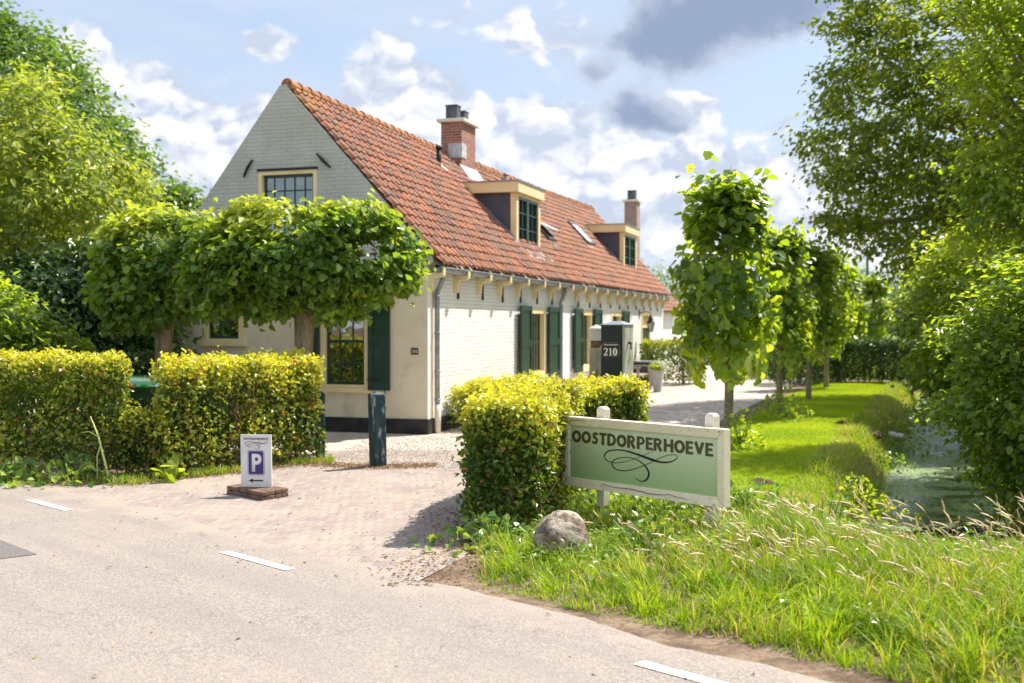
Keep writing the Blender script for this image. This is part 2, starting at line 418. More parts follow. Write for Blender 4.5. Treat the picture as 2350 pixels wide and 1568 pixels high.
def asphalt_mat():
    m, t, b, out = new_mat('asphalt')
    tc = t.node('ShaderNodeTexCoord').outputs['Object']
    v = t.node('ShaderNodeTexVoronoi'); v.inputs['Scale'].default_value = 95; t.set(v.inputs['Vector'], tc)
    v2 = t.node('ShaderNodeTexVoronoi'); v2.inputs['Scale'].default_value = 190; t.set(v2.inputs['Vector'], tc)
    stone = t.sep(v.outputs['Color'])[0]; stone2 = t.sep(v2.outputs['Color'])[1]
    col = t.mix(stone, (.155, .135, .122), (.375, .325, .29))
    col = t.mix(t.math('MULTIPLY', stone2, .5), col, (.28, .245, .22))
    big = t.noise(tc, .7, 5, .6)
    col = t.mix(t.rng(big, .35, .7, 0, .45), col, (.33, .28, .25))
    x, y, z = t.sep(tc)
    along = t.comb(t.math('MULTIPLY', t.math('SUBTRACT', x, y), .18), t.math('MULTIPLY', t.math('ADD', x, y), 1.7), 0.0)
    col = t.mix(t.rng(t.noise(along, 1.0, 5, .6), .44, .62, 0, .30), col, (.20, .18, .168))
    crk = t.node('ShaderNodeTexVoronoi', feature='DISTANCE_TO_EDGE'); crk.inputs['Scale'].default_value = .9; t.set(crk.inputs['Vector'], t.vmath('ADD', tc, t.vmath('SCALE', t.noise(tc, 2.0, 5, .65, color=True), scale=.8)))
    col = t.mix(t.math('MULTIPLY', t.rng(crk.outputs['Distance'], .0, .007, 1.0, 0.0), t.rng(t.noise(tc, .6, 2), .5, .6, 0, .55)), col, (.09, .08, .075))
    dirt = t.math('MULTIPLY', t.rng(t.math('ADD', t.math('MULTIPLY', t.math('ADD', x, y), .7071), t.math('MULTIPLY', t.noise(tc, 1.7, 5, .65), 1.6)), 5.3, 5.8), .7)
    col = t.mix(dirt, col, (.35, .295, .245))
    t.set(b.inputs['Base Color'], col); b.inputs['Roughness'].default_value = .85
    b.inputs['Specular IOR Level'].default_value = .25
    bump(t, b, t.math('ADD', v.outputs['Distance'], t.math('MULTIPLY', t.noise(tc, 14, 3), .5)), .5, .006)
    return m
M_asphalt = asphalt_mat()
def paver_mat():
    m, t, b, out = new_mat('brick_pavers')
    tc = t.node('ShaderNodeTexCoord').outputs['Object']
    mp = t.node('ShaderNodeMapping'); mp.inputs['Rotation'].default_value = (0, 0, math.radians(6)); t.set(mp.inputs[0], tc)
    vv = t.vmath('ADD', mp.outputs[0], t.vmath('SCALE', t.noise(tc, 1.3, 3, color=True), scale=.09))
    vv = t.vmath('ADD', vv, t.vmath('SCALE', t.noise(tc, 18, 2, color=True), scale=.010))
    br = t.node('ShaderNodeTexBrick'); t.set(br.inputs['Vector'], vv)
    br.inputs['Scale'].default_value = 1.0; br.inputs['Brick Width'].default_value = .088; br.inputs['Row Height'].default_value = .20
    br.inputs['Mortar Size'].default_value = .0055; br.inputs['Mortar Smooth'].default_value = .5
    br.inputs['Color1'].default_value = (.345, .28, .255, 1); br.inputs['Color2'].default_value = (.25, .215, .205, 1)
    br.inputs['Mortar'].default_value = (.29, .23, .175, 1)
    col = t.mix(t.rng(t.noise(tc, 1.1, 5, .65), .42, .68, 0, .62), br.outputs[0], (.39, .325, .265))
    col = t.mix(t.rng(t.noise(tc, 7, 5, .7), .5, .68, 0, .55), col, (.40, .32, .25))
    col = t.mix(t.rng(t.noise(tc, 45, 5, .7), .52, .75, 0, .5), col, (.22, .17, .14))
    t.set(b.inputs['Base Color'], col); b.inputs['Roughness'].default_value = .9
    b.inputs['Specular IOR Level'].default_value = .2
    bump(t, b, t.math('SUBTRACT', t.math('MULTIPLY', t.noise(tc, 30, 4), .6), br.outputs['Fac']), .7, .008)
    return m
M_paver = paver_mat()
def gravel_mat():
    m, t, b, out = new_mat('gravel')
    tc = t.node('ShaderNodeTexCoord').outputs['Object']
    v = t.node('ShaderNodeTexVoronoi'); v.inputs['Scale'].default_value = 26; t.set(v.inputs['Vector'], tc)
    s1 = t.sep(v.outputs['Color'])[0]
    col = t.mix(s1, (.30, .25, .21), (.74, .64, .55))
    col = t.mix(t.rng(t.noise(tc, .9, 5, .6), .4, .68, 0, .55), col, (.36, .29, .23))
    t.set(b.inputs['Base Color'], col); b.inputs['Roughness'].default_value = .9
    bump(t, b, t.math('MULTIPLY', v.outputs['Distance'], -1.0), 1.0, .02)
    return m
M_gravel = gravel_mat()
def ground_mat():
    m, t, b, out = new_mat('soil')
    tc = t.node('ShaderNodeTexCoord').outputs['Object']
    x, y, z = t.sep(tc)
    col = t.mix(t.rng(t.noise(tc, 3, 6, .7), .35, .65), (.12, .08, .055), (.30, .22, .155))
    col = t.mix(t.rng(t.noise(tc, 20, 5, .7), .45, .65, 0, .7), col, (.10, .07, .045))
    far = t.rng(y, 34, 40)
    col = t.mix(far, col, t.mix(t.noise(tc, .2, 5), (.12, .20, .04), (.26, .32, .08)))
    t.set(b.inputs['Base Color'], col); b.inputs['Roughness'].default_value = .95
    b.inputs['Specular IOR Level'].default_value = .15
    bump(t, b, t.noise(tc, 35, 6, .7), .8, .02)
    return m
M_soil = ground_mat()
def lawn_mat():
    m, t, b, out = new_mat('lawn_turf')
    tc = t.node('ShaderNodeTexCoord').outputs['Object']
    col = t.mix(t.rng(t.noise(tc, 1.3, 5, .65), .35, .65), (.24, .36, .012), (.38, .48, .03))
    col = t.mix(t.rng(t.noise(tc, 40, 4, .7), .5, .72, 0, .6), col, (.09, .14, .02))
    t.set(b.inputs['Base Color'], col); b.inputs['Roughness'].default_value = .9
    b.inputs['Specular IOR Level'].default_value = .1
    bump(t, b, t.noise(tc, 60, 5, .7), .8, .03)
    return m
M_turf = lawn_mat()
def water_mat():
    m, t, b, out = new_mat('ditch_water')
    tc = t.node('ShaderNodeTexCoord').outputs['Object']
    n = t.noise(tc, 1.6, 6, .65)
    weed = t.math('MULTIPLY', t.rng(t.noise(tc, 55, 3, .6), .40, .5), t.rng(n, .40, .56, .35, 1.0))
    x, y, z = t.sep(tc)
    weed = t.math('MULTIPLY', weed, t.rng(y, 10.9, 12.2, .3, 1.0))
    col = t.mix(weed, (.012, .016, .014), (.20, .28, .10))
    t.set(b.inputs['Base Color'], col)
    t.set(b.inputs['Roughness'], t.rng(weed, 0.0, 1.0, .04, .6))
    b.inputs['Specular IOR Level'].default_value = .6
    bump(t, b, t.math('ADD', t.math('MULTIPLY', weed, .6), t.math('MULTIPLY', t.noise(tc, 8, 2), .25)), .15, .01)
    return m
M_water = water_mat()
M_line = surf('road_paint', (.34, .30, .27), (.78, .76, .72), 26, .6, 6, .3, .003, (.45, .41, .37), 60, lo=.36, hi=.46)
M_patch = surf('dark_asphalt', (.12, .11, .105), (.19, .17, .16), 60, .85, 4, .4, .005)
M_stone = surf('boulder_stone', (.20, .145, .105), (.52, .44, .345), 7, .9, 7, .9, .03, (.10, .085, .07), 11, lo=.42, hi=.58)

# ------------------------------------------------------------------ terrain
def ditch_c(y): return 4.87 + .385 * (y - 12.6)
def sstep(a, b, v):
    t = np.clip((v - a) / (b - a), 0, 1); return t * t * (3 - 2 * t)
def hgt(x, y):
    x = np.asarray(x, float); y = np.asarray(y, float)
    d = np.abs(x - ditch_c(y)) / math.sqrt(1 + .36 ** 2)
    g = sstep(8.5, 9.7, y) * (1 - sstep(34, 38, y))
    z = -.85 * (1 - sstep(.55, 1.35, d)) * g
    # the lawn swells gently between the drive and the ditch
    u = (x - (1.3 + .354 * (y - 12))) / 2.6
    z = z + .04 * np.exp(-((u - .5) / .45) ** 2) * sstep(11.5, 15, y) * (1 - sstep(31, 34, y))
    z = z + .10 * np.exp(-((x - 1.9) / 1.5) ** 2 - ((y - 8.6) / 1.7) ** 2) * sstep(5.0, 6.0, (x + y) * .7071)
    return z
def hz(x, y): return float(hgt(x, y))
gx = np.concatenate((-np.geomspace(900, 14, 26), np.arange(-13, 17.01, .15), np.geomspace(18, 900, 26)))
gy = np.concatenate((-np.geomspace(900, 6, 24), np.arange(-5, 42.01, .15), np.geomspace(43, 1500, 30)))
X, Y = np.meshgrid(gx, gy)
Z = hgt(X, Y) - .004
ny_, nx_ = X.shape
idx = np.arange(ny_ * nx_).reshape(ny_, nx_)
q = np.stack((idx[:-1, :-1], idx[:-1, 1:], idx[1:, 1:], idx[1:, :-1]), -1).reshape(-1, 4)
o = mesh_arrays('ground', np.stack((X, Y, Z), -1), [q], M_soil, smooth=True); tag(o, kind='structure')

def ribbon(name, lf, rf, y0, y1, ny, nx, dz, mat):
    ys = np.linspace(y0, y1, ny); us = np.linspace(0, 1, nx)
    Yg, U = np.meshgrid(ys, us, indexing='ij')
    L = np.array([lf(y) for y in ys])[:, None]; R = np.array([rf(y) for y in ys])[:, None]
    Xg = L + (R - L) * U
    V = np.stack((Xg, Yg, hgt(Xg, Yg) + dz), -1)
    ii = np.arange(ny * nx).reshape(ny, nx)
    qq = np.stack((ii[:-1, :-1], ii[:-1, 1:], ii[1:, 1:], ii[1:, :-1]), -1).reshape(-1, 4)
    return mesh_arrays(name, V, [qq], mat, smooth=True)
def lawn_l(y): return 1.3 + .354 * (y - 12) + .10 * math.sin(y * .9)
def lawn_r(y): return ditch_c(y) - 1.3 + .08 * math.sin(y * 1.3)
o = ribbon('lawn', lawn_l, lawn_r, 10.9, 33.5, 150, 26, .006, M_turf); tag(o, kind='structure')
o = ribbon('water', lambda y: ditch_c(y) - 1.2, lambda y: ditch_c(y) + 1.2, 8.8, 36, 90, 8, 0, M_water)
co = np.array([v.co[:] for v in o.data.vertices]); co[:, 2] = -.50; o.data.vertices.foreach_set('co', co.ravel()); tag(o, kind='structure')

R_U = Vector((.7071, -.7071, 0)); R_N = Vector((.7071, .7071, 0))
def rp(u, n, z=.0): return R_U * u + R_N * n + Vector((0, 0, z))
def sheet(name, pts, z, mat, kind='structure'):
    mb = MB(); mb.add([(p[0], p[1], z) for p in pts], [tuple(range(len(pts)))])
    o = mb.build(name, mat, fix=False)
    bm = bmesh.new(); bm.from_mesh(o.data)
    for f in bm.faces:
        f.normal_update()
        if f.normal.z < 0: f.normal_flip()
    bmesh.ops.triangulate(bm, faces=bm.faces); bm.to_mesh(o.data); bm.free()
    return tag(o, kind=kind)
def wobble(a, b, n, amp):
    return [tuple(a.lerp(b, i / n) + R_N * (mnoise.noise(Vector((i * .11, amp * 9, 0))) * amp * 1.6 + mnoise.noise(Vector((i * .47, 3, 0))) * amp * .6)) for i in range(n + 1)]
road_edge = wobble(rp(-60, 4.9), rp(-13, 4.95), 20, .05) + wobble(rp(-12.8, 4.95), rp(14, 4.70), 420, .05) + wobble(rp(14.3, 4.7), rp(60, 4.7), 20, .05)
sheet('road', road_edge + [tuple(rp(60, -1.9)), tuple(rp(-60, -1.9))], .010, M_asphalt)
apron = [gp(60, 1112), gp(340, 1104), gp(560, 1083), gp(742, 1062), gp(745, 1035), gp(1090, 1035), gp(1110, 1180), gp(1095, 1240), gp(1065, 1280), gp(1010, 1310), gp(960, 1335)]
apron = [(p.x, p.y) for p in apron] + [tuple(rp(-4.9, 4.6))[:2], tuple(rp(-6.5, 4.6))[:2], tuple(rp(-12.4, 4.75))[:2]]
sheet('brick_apron', apron, .005, M_paver)
grav = [(-2.75, 14.35), (-1.9, 14.25), (-.9, 13.7), (-.5, 12.0), (-.4, 11.2), (.3, 11.6), (1.2, 11.9)] + [(lawn_l(y) + .05, y) for y in np.arange(12.2, 33, .8)] + [(14, 48), (13, 62), (4, 62), (-14, 20), (-9.0, 16.6), (-2.9, 15.3)]
sheet('gravel_driveway', grav, .0, M_gravel)

# dashes along the edge of the road
proto = None
for i, (u0, L_) in enumerate([(-11.0, .87), (-7.47, .87), (-3.55, .9), (.05, .9)]):
    pts = [rp(u0, 4.40), rp(u0 + L_, 4.40), rp(u0 + L_, 4.485), rp(u0, 4.485)]
    o = sheet('road_marking', pts, .015, M_line)
o = sheet('asphalt_patch', [gp(-300, 1230), gp(0, 1243), gp(86, 1276), gp(-10, 1288), gp(-300, 1300)], .014, M_patch)

# ------------------------------------------------------------------ foliage builders
def unit(a): return a / np.maximum(np.linalg.norm(a, axis=1, keepdims=True), 1e-9)
def leaf_verts(P, D, N, L, W, fold=.3, droop=.18, a1=.3, a2=.7, w2=.36):
    D = unit(D); S = unit(np.cross(D, N)); N = np.cross(S, D)
    L = L[:, None]; W = W[:, None]
    base = P
    tip = P + D * L - N * (droop * L)
    m1 = P + D * (a1 * L); m2 = P + D * (a2 * L) - N * (droop * .45 * L)
    L1 = m1 + S * W * .5 + N * (fold * W * .5); R1 = m1 - S * W * .5 + N * (fold * W * .5)
    L2 = m2 + S * W * w2 + N * (fold * W * .3); R2 = m2 - S * W * w2 + N * (fold * W * .3)
    return np.stack((base, L1, L2, tip, R2, R1), 1)
def leaves_obj(name, P, D, N, L, W, tint, mat, parent=None, **kw):
    V = leaf_verts(P, D, N, L, W, **kw); n = len(P)
    b = (np.arange(n) * 6)[:, None]
    F = np.concatenate((b + np.array([0, 1, 2, 3]), b + np.array([0, 3, 4, 5])), 1).reshape(-1, 4)
    T = np.repeat(tint, 6, axis=0)
    return mesh_arrays(name, V, [F], mat, parent, tint=T)
def rdir(n): return unit(rng.normal(size=(n, 3)))
def inpoly(px, py, poly):
    poly = np.asarray(poly, float); x = np.asarray(px); y = np.asarray(py)
    c = np.zeros(len(x), bool); j = len(poly) - 1
    for i in range(len(poly)):
        xi, yi = poly[i]; xj, yj = poly[j]
        m = ((yi > y) != (yj > y)) & (x < (xj - xi) * (y - yi) / (yj - yi + 1e-12) + xi)
        c ^= m; j = i
    return c
def polydist(x, y, poly):
    poly = np.asarray(poly, float); d = np.full(len(x), 1e9)
    for i in range(len(poly)):
        a = poly[i - 1]; b = poly[i]; ab = b - a
        t = np.clip(((x - a[0]) * ab[0] + (y - a[1]) * ab[1]) / (ab @ ab + 1e-9), 0, 1)
        d = np.minimum(d, np.hypot(x - a[0] - t * ab[0], y - a[1] - t * ab[1]))
    return d
def clump_leaves(C, R, per, L0, aspect=.6, flat=.7, up=.8, out=.5, centre=None, young_lit=None, hang=0.2, twig=False):
    """clusters of leaves round the centres C"""
    n = len(C) * per
    c = np.repeat(C, per, 0); r = np.repeat(R, per)
    off = rng.normal(size=(n, 3)) * .55; off[:, 2] *= flat
    P = c + off * r[:, None]
    o_ = unit(P - (centre if centre is not None else C.mean(0)))
    N = unit(np.array([0, 0, up]) + rdir(n) * .75 + o_ * out)
    D = unit(rdir(n) + o_ * .5 - np.array([0, 0, hang]))
    D = unit(D - N * (D * N).sum(1, keepdims=True) * .8)
    L = L0 * rng.uniform(.65, 1.3, n); W = L * aspect * rng.uniform(.85, 1.15, n)
    cv = np.repeat(rng.uniform(0, 1, len(C)), per)
    r_ = np.clip(.5 * cv + .5 * rng.uniform(0, 1, n) , 0, 1)
    g = np.clip(rng.uniform(-.9, .55, n) + (cv - .5) * .5, 0, 1)
    if young_lit is not None:
        g = np.clip(g + young_lit(P), 0, 1)
    return P, D, N, L, W, np.stack((r_, g, cv), 1)

def limbs(mb, base, tops, r0, seg=7, bend=.25, r1=.012):
    for t_ in tops:
        t_ = Vector(t_); base_ = Vector(base)
        mid = base_.lerp(t_, .5) + Vector((random.uniform(-bend, bend), random.uniform(-bend, bend), random.uniform(0, bend)))
        pts = []
        for k in range(6):
            f = k / 5; pts.append((base_ * (1 - f) ** 2 + mid * 2 * f * (1 - f) + t_ * f * f))
        mb.tube(pts, [r0 * (1 - f / 5) + r1 * f / 5 for f in range(6)], seg)

def outline_tree(name, label, cat, poly, D, T, n_cl, per, R, L0, mat, trunk_px, trunk_r, nlimb=24, Rpx=160, group=None, holes=0.0, flat=.7, up=.8, bark=None, trunk_base=None, zmin=.3, aspect=.6, hang=.2, young=None, foliage_name='crown'):
    """a tree whose crown fills a rounded volume at distance D with the given outline"""
    poly = np.asarray(poly, float)
    lo = poly.min(0); hi = poly.max(0)
    px = rng.uniform(lo[0], hi[0], n_cl * 6); py = rng.uniform(lo[1], hi[1], n_cl * 6)
    m = inpoly(px, py, poly); px = px[m]; py = py[m]
    if holes > 0:
        keep = np.array([mnoise.noise(Vector((a / 70., b / 55., D))) > -holes for a, b in zip(px, py)]); px = px[keep]; py = py[keep]
    px = px[:n_cl]; py = py[:n_cl]
    db = polydist(px, py, poly)
    ht = T * np.sqrt(1 - (1 - np.clip(db / Rpx, 0, 1)) ** 2)
    s = rng.uniform(-1, 1, len(px)); s = np.sign(s) * np.abs(s) ** .6
    Yd = D + s * ht
    C = np.array([at(a, b, d)[:] for a, b, d in zip(px, py, Yd)])
    C = C[C[:, 2] > zmin]
    cen = C.mean(0)
    tb = Vector(trunk_base) if trunk_base else Vector((at(trunk_px, 700, D).x, D, 0))
    tb.z = hz(tb.x, tb.y)
    root = thing(name, label, cat, tb, 0, group)
    inv = np.array(tb[:])
    P, Dd, N, L, W, tint = clump_leaves(C - inv, R * rng.uniform(.7, 1.3, len(C)), per, L0, aspect=aspect, flat=flat, up=up, centre=cen - inv, hang=hang, young_lit=young)
    leaves_obj(foliage_name, P, Dd, N, L, W, tint, mat, root)
    top = Vector((tb.x + (cen[0] - tb.x) * .5, tb.y, max(1.0, cen[2] * .75))) - tb
    mb = MB()
    mb.tube([(0, 0, -.1), (0, 0, .15), tuple(top * .5 + Vector((random.uniform(-.1, .1), 0, 0))), tuple(top)], [trunk_r * 1.35, trunk_r, trunk_r * .8, trunk_r * .5], 10)
    mb.build('trunk', bark or M_bark, root, smooth=True)
    lm = MB(); sel = C[rng.choice(len(C), min(nlimb, len(C)), replace=False)] - inv
    for c in sel: limbs(lm, top * random.uniform(.35, 1.0), [tuple(c)], trunk_r * .3)
    lm.build('branches', bark or M_bark, root, smooth=True)
    return root

def hedge(name, label, poly, H, per_m2, L0, mat, young=.7, group=None, side=.0, stems=14, base_z=.06, rough=.05, top_curve=None, thin_below=0.35, cat='hedge', zf=None, aspect=.62, top_noise=.04, depth=.13, inner=0.3):
    """a clipped hedge: leaves in the outer shell of a prism, bare stems inside"""
    poly = np.asarray(poly, float); c0 = poly.mean(0)
    root = thing(name, label, cat, (c0[0], c0[1], 0), 0, group)
    Ps, Ns = [], []
    n = len(poly)
    area2 = sum(poly[i - 1][0] * poly[i][1] - poly[i][0] * poly[i - 1][1] for i in range(n)) / 2
    if area2 < 0: poly = poly[::-1]
    Hf = (lambda x, y: np.full(len(x), H)) if zf is None else zf
    for i in range(n):
        a = poly[i - 1]; b = poly[i]; L = np.linalg.norm(b - a)
        k = int(per_m2 * L * H)
        t = rng.uniform(-.01, 1.01, k); 
        xy = a + (b - a) * t[:, None]
        hh = Hf(xy[:, 0], xy[:, 1]); z = base_z + (hh - base_z) * rng.uniform(0, 1, k) ** .85
        nn = np.array([(b - a)[1], -(b - a)[0]]) / L
        p3 = np.column_stack((xy, z)); n3 = np.tile([nn[0], nn[1], 0.0], (k, 1))
        keep = rng.uniform(0, 1, k) < np.clip(.45 + z / max(thin_below, .01) * .55, 0, 1)
        Ps.append(p3[keep]); Ns.append(n3[keep])
    lo = poly.min(0); hi = poly.max(0)
    k = int(per_m2 * 1.1 * (hi - lo)[0] * (hi - lo)[1])
    x = rng.uniform(lo[0], hi[0], k); y = rng.uniform(lo[1], hi[1], k); m = inpoly(x, y, poly); x = x[m]; y = y[m]
    Ps.append(np.column_stack((x, y, Hf(x, y)))); Ns.append(np.tile([0, 0, 1.0], (len(x), 1)))
    P = np.concatenate(Ps); Nn = np.concatenate(Ns)
    bulge = np.array([mnoise.noise(Vector(p) * 2.6) for p in P]) * rough * 1.6 + np.array([mnoise.noise(Vector(p) * 9) for p in P]) * rough
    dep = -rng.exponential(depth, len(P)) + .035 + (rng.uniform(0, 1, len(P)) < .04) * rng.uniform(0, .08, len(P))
    P = P + Nn * (bulge + dep)[:, None] + rng.normal(size=P.shape) * .012
    # sparse leaves through the inside
    k = int(len(P) * inner); x = rng.uniform(lo[0], hi[0], k); y = rng.uniform(lo[1], hi[1], k); m = inpoly(x, y, poly)
    x = x[m]; y = y[m]; Q = np.column_stack((x, y, rng.uniform(.12, 1, len(x)) * Hf(x, y)))
    P = np.concatenate((P, Q)); Nn = np.concatenate((Nn, np.tile([0, 0, .3], (len(Q), 1))))
    dep = np.concatenate((dep, np.full(len(Q), -.4)))
    nL = len(P)
    top = Hf(P[:, 0], P[:, 1])
    N = unit(Nn * .55 + rdir(nL) * .95 + np.array([0, 0, .45]))
    D = unit(rdir(nL) + Nn * .35 + np.array([0, 0, -.1]))
    D = unit(D - N * (D * N).sum(1, keepdims=True) * .8)
    L = L0 * rng.uniform(.6, 1.3, nL); W = L * aspect
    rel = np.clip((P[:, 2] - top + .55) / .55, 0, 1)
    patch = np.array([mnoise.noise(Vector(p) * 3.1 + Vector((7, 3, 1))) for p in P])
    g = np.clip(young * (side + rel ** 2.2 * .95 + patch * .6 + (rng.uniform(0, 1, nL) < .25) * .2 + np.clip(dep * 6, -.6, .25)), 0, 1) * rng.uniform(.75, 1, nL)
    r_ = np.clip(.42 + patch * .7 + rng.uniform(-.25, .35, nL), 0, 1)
    P = P - np.array([c0[0], c0[1], 0])
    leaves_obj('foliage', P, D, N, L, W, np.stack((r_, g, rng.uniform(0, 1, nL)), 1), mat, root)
    mb = MB(); cnt = 0
    while cnt < stems:
        x = random.uniform(lo[0], hi[0]); y = random.uniform(lo[1], hi[1])
        if not inpoly(np.array([x]), np.array([y]), poly)[0]: continue
        cnt += 1; b = Vector((x - c0[0], y - c0[1], -.02)); hh = float(Hf(np.array([x]), np.array([y]))[0])
        tp = b + Vector((random.uniform(-.08, .08), random.uniform(-.08, .08), hh * .85))
        limbs(mb, b, [tp], random.uniform(.009, .018), 6, .08, .003)
        for _ in range(6):
            s0 = b.lerp(tp, random.uniform(.15, .8)); e = s0 + Vector((random.uniform(-.28, .28), random.uniform(-.28, .28), random.uniform(.05, .3)))
            limbs(mb, s0, [e], .006, 4, .04, .002)
    mb.build('stems', M_twig, root, smooth=True)
    return root
# ------------------------------------------------------------------ farmhouse
HC = (-1.31, 17.55, 0); HR = -math.atan2(.303, .953)
house = thing('farmhouse', 'long low white farmhouse with orange tiled roof, dormers and grey gable', 'house', HC, HR)
def local(X, Y, Z=0.0):
    c, s_ = math.cos(HR), math.sin(HR)
    return Vector((HC[0] + X * c - Y * s_, HC[1] + X * s_ + Y * c, Z))
HL = 20.7
RX0, RZ0, RXR, RZR = .24, 2.60, -2.42, 5.50
SL = (RZR - RZ0) / (RX0 - RXR)
def rz(X): return RZ0 + (RX0 - X) * SL
G = lambda a, b, c: (-a, -c, b)          # gable front: a to the left, b up, c outwards
LW = lambda a, b, c: (c, a, b)           # long front: a away from the corner, b up, c outwards

def cut(ob, boxes, fr):
    me_old = ob.data
    mb = MB()
    for (a0, a1, b0, b1) in boxes: mb.fbox(fr, a0, a1, b0, b1, -.6, .3)
    cu = mb.build('cutter', M_black)
    md = ob.modifiers.new('cut', 'BOOLEAN'); md.object = cu; md.solver = 'EXACT'
    par = ob.parent; ob.parent = None
    bpy.context.view_layer.update()
    dg = bpy.context.evaluated_depsgraph_get()
    me = bpy.data.meshes.new_from_object(ob.evaluated_get(dg))
    ob.modifiers.clear(); ob.data = me; me.name = ob.name
    bpy.data.objects.remove(cu); bpy.data.meshes.remove(me_old)
    ob.parent = par

win_long = [(5.42, 6.66, .66, 2.04), (9.6, 10.75, .66, 2.04), (12.9, 14.1, .66, 2.04), (16.95, 18.35, .05, 2.08)]
mb = MB(); mb.box(-.28, 0, .30, HL, .235, 2.58)
wl = mb.build('wall', M_whitebrick, house); tag(wl, 'long white painted brick wall'); cut(wl, win_long, LW)
win_g = [(.98, 1.82, .70, 2.2), (3.22, 3.96, 1.42, 2.10)]
mb = MB(); mb.box(-4.70, 0, 0, .30, .235, 2.50)
wg = mb.build('wall', M_plaster, house); tag(wg, 'smooth cream plastered lower gable wall'); cut(wg, win_g, G)
gab = [(0, 2.50), (0, 2.62), (.10, 2.66), (.08, 2.74), (RXR + .05, RZR - .03), (RXR - .01, RZR + .05), (RXR - .12, RZR + .03), (-4.78, 2.66), (-4.70, 2.50)]
mb = MB(); mb.extr([(x, 0, z) for x, z in gab], (0, .30, 0))
wu = mb.build('gable_wall', M_gablebrick, house); tag(wu, 'grey white brick gable above the plaster'); cut(wu, [(1.88, 2.92, 3.05, 4.17)], G)
mb = MB(); mb.extr([(x, HL - .3, z) for x, z in [(0, .235), (0, 2.62), (RXR + .05, RZR - .04), (RXR - .12, RZR - .04), (-4.70, 2.50), (-4.70, .235)]], (0, .3, 0))
mb.build('gable_wall', M_whitebrick, house)
mb = MB(); mb.box(-4.70, -4.42, .3, HL - .3, .235, 2.5); mb.build('wall', M_whitebrick, house)
mb = MB()
mb.box(-4.74, .03, -.03, .02, 0, .235); mb.box(-.28, .03, .02, HL, 0, .235); mb.box(-4.74, -4.5, .02, HL, 0, .235)
mb.build('plinth', M_plinth, house, bevel=.008)
mb = MB(); mb.box(.0, .012, .0, .17, .236, 2.48); mb.build('corner_trim', M_corner, house)
mb = MB(); mb.box(-4.4, -.3, .32, HL - .35, .02, .06); mb.box(-4.4, -.3, .32, HL - .35, 2.50, 2.54); mb.box(-1.9, -1.8, .32, HL - .35, .1, 2.5); mb.box(-4.4, -1.9, 1.6, 1.7, .1, 2.5)
mb.build('interior', surf('interior_shade', (.10, .09, .08), (.14, .13, .11), 2), house)  # dark colour stands in for the dimness of the unlit rooms

# --- roof tiles, one small curved tile after the other
def tile_slope(name, y0, y1, e, d_w, nrm, length, tw=.215, course=.21, sag=.10, skip=None, parent=house, ridge_sag=True):
    nt = int((y1 - y0) / tw); nr = int(math.ceil(length / course))
    prof = np.array([0, .18, .38, .56, .68, .80, .92, 1.04]); hh = np.array([.004, -.012, -.014, -.004, .028, .050, .030, .004])
    e = np.array(e, float); d_w = np.array(d_w, float); nrm = np.array(nrm, float)
    jj, ii = np.meshgrid(np.arange(nr), np.arange(nt), indexing='ij'); jj = jj.ravel(); ii = ii.ravel(); n = len(jj)
    if skip is not None:
        k = np.array([not skip(y0 + i * tw, j * course) for i, j in zip(ii, jj)]); jj = jj[k]; ii = ii[k]; n = len(jj)
    w0 = np.maximum(jj * course + rng.normal(0, .006, n), .001); w1 = np.minimum(jj * course + course + .03, length)
    t0 = y0 + ii * tw + rng.normal(0, .004, n); rot = rng.normal(0, .012, n); lift = rng.normal(0, .004, n)
    rows = []
    for (kind, wv, hb) in (('lip', w0, .006), ('low', w0, .034), ('up', w1, .006)):
        t = t0[:, None] + prof[None] * tw * 1.0
        ww = wv[:, None] + rot[:, None] * (prof[None] - .5) * tw
        h = hb + hh[None] + lift[:, None] + 0 * t
        z_s = -(sag * np.sin(PI * (t - y0) / (y1 - y0)) * (ww / length) ** 1.5)
        P = e + d_w * ww[..., None] + nrm * h[..., None]
        P[..., 1] += t; P[..., 2] += z_s
        rows.append(P)
    V = np.stack(rows, 1)      # n,3,8,3
    b = (np.arange(n) * 24)[:, None]
    F = []
    for r in range(2):
        for c in range(7 if r else 4): F.append(b + np.array([r * 8 + c, r * 8 + c + 1, (r + 1) * 8 + c + 1, (r + 1) * 8 + c]))
    F = np.concatenate(F, 0)
    tint = np.repeat(np.column_stack((rng.uniform(0, 1, n), rng.uniform(0, 1, n), rng.uniform(0, 1, n))), 24, 0)
    return mesh_arrays(name, V, [F], M_tile, parent, tint=tint, smooth=True)
slen = math.hypot(RX0 - RXR, RZR - RZ0)
dw = np.array([RXR - RX0, 0, RZR - RZ0]) / slen; nr_ = np.array([-dw[2] * -1, 0, -dw[0]])
D1 = (5.95, 7.70, 3.24, 4.41); D2 = (16.45, 18.35, 3.24, 4.41)
tag(tile_slope('roof', .02, HL + .05, (RX0, 0, RZ0 + .02), dw, nr_, slen), 'long orange pantile roof slope')
LXE, LZE = -4.98, 2.45
sl2 = math.hypot(LXE - RXR, RZR - LZE)
dl = np.array([RXR - LXE, 0, RZR - LZE]) / sl2
tile_slope('roof', .04, HL + .05, (LXE, 0, LZE + .02), dl, np.array([-dl[2], 0, dl[0]]), sl2)
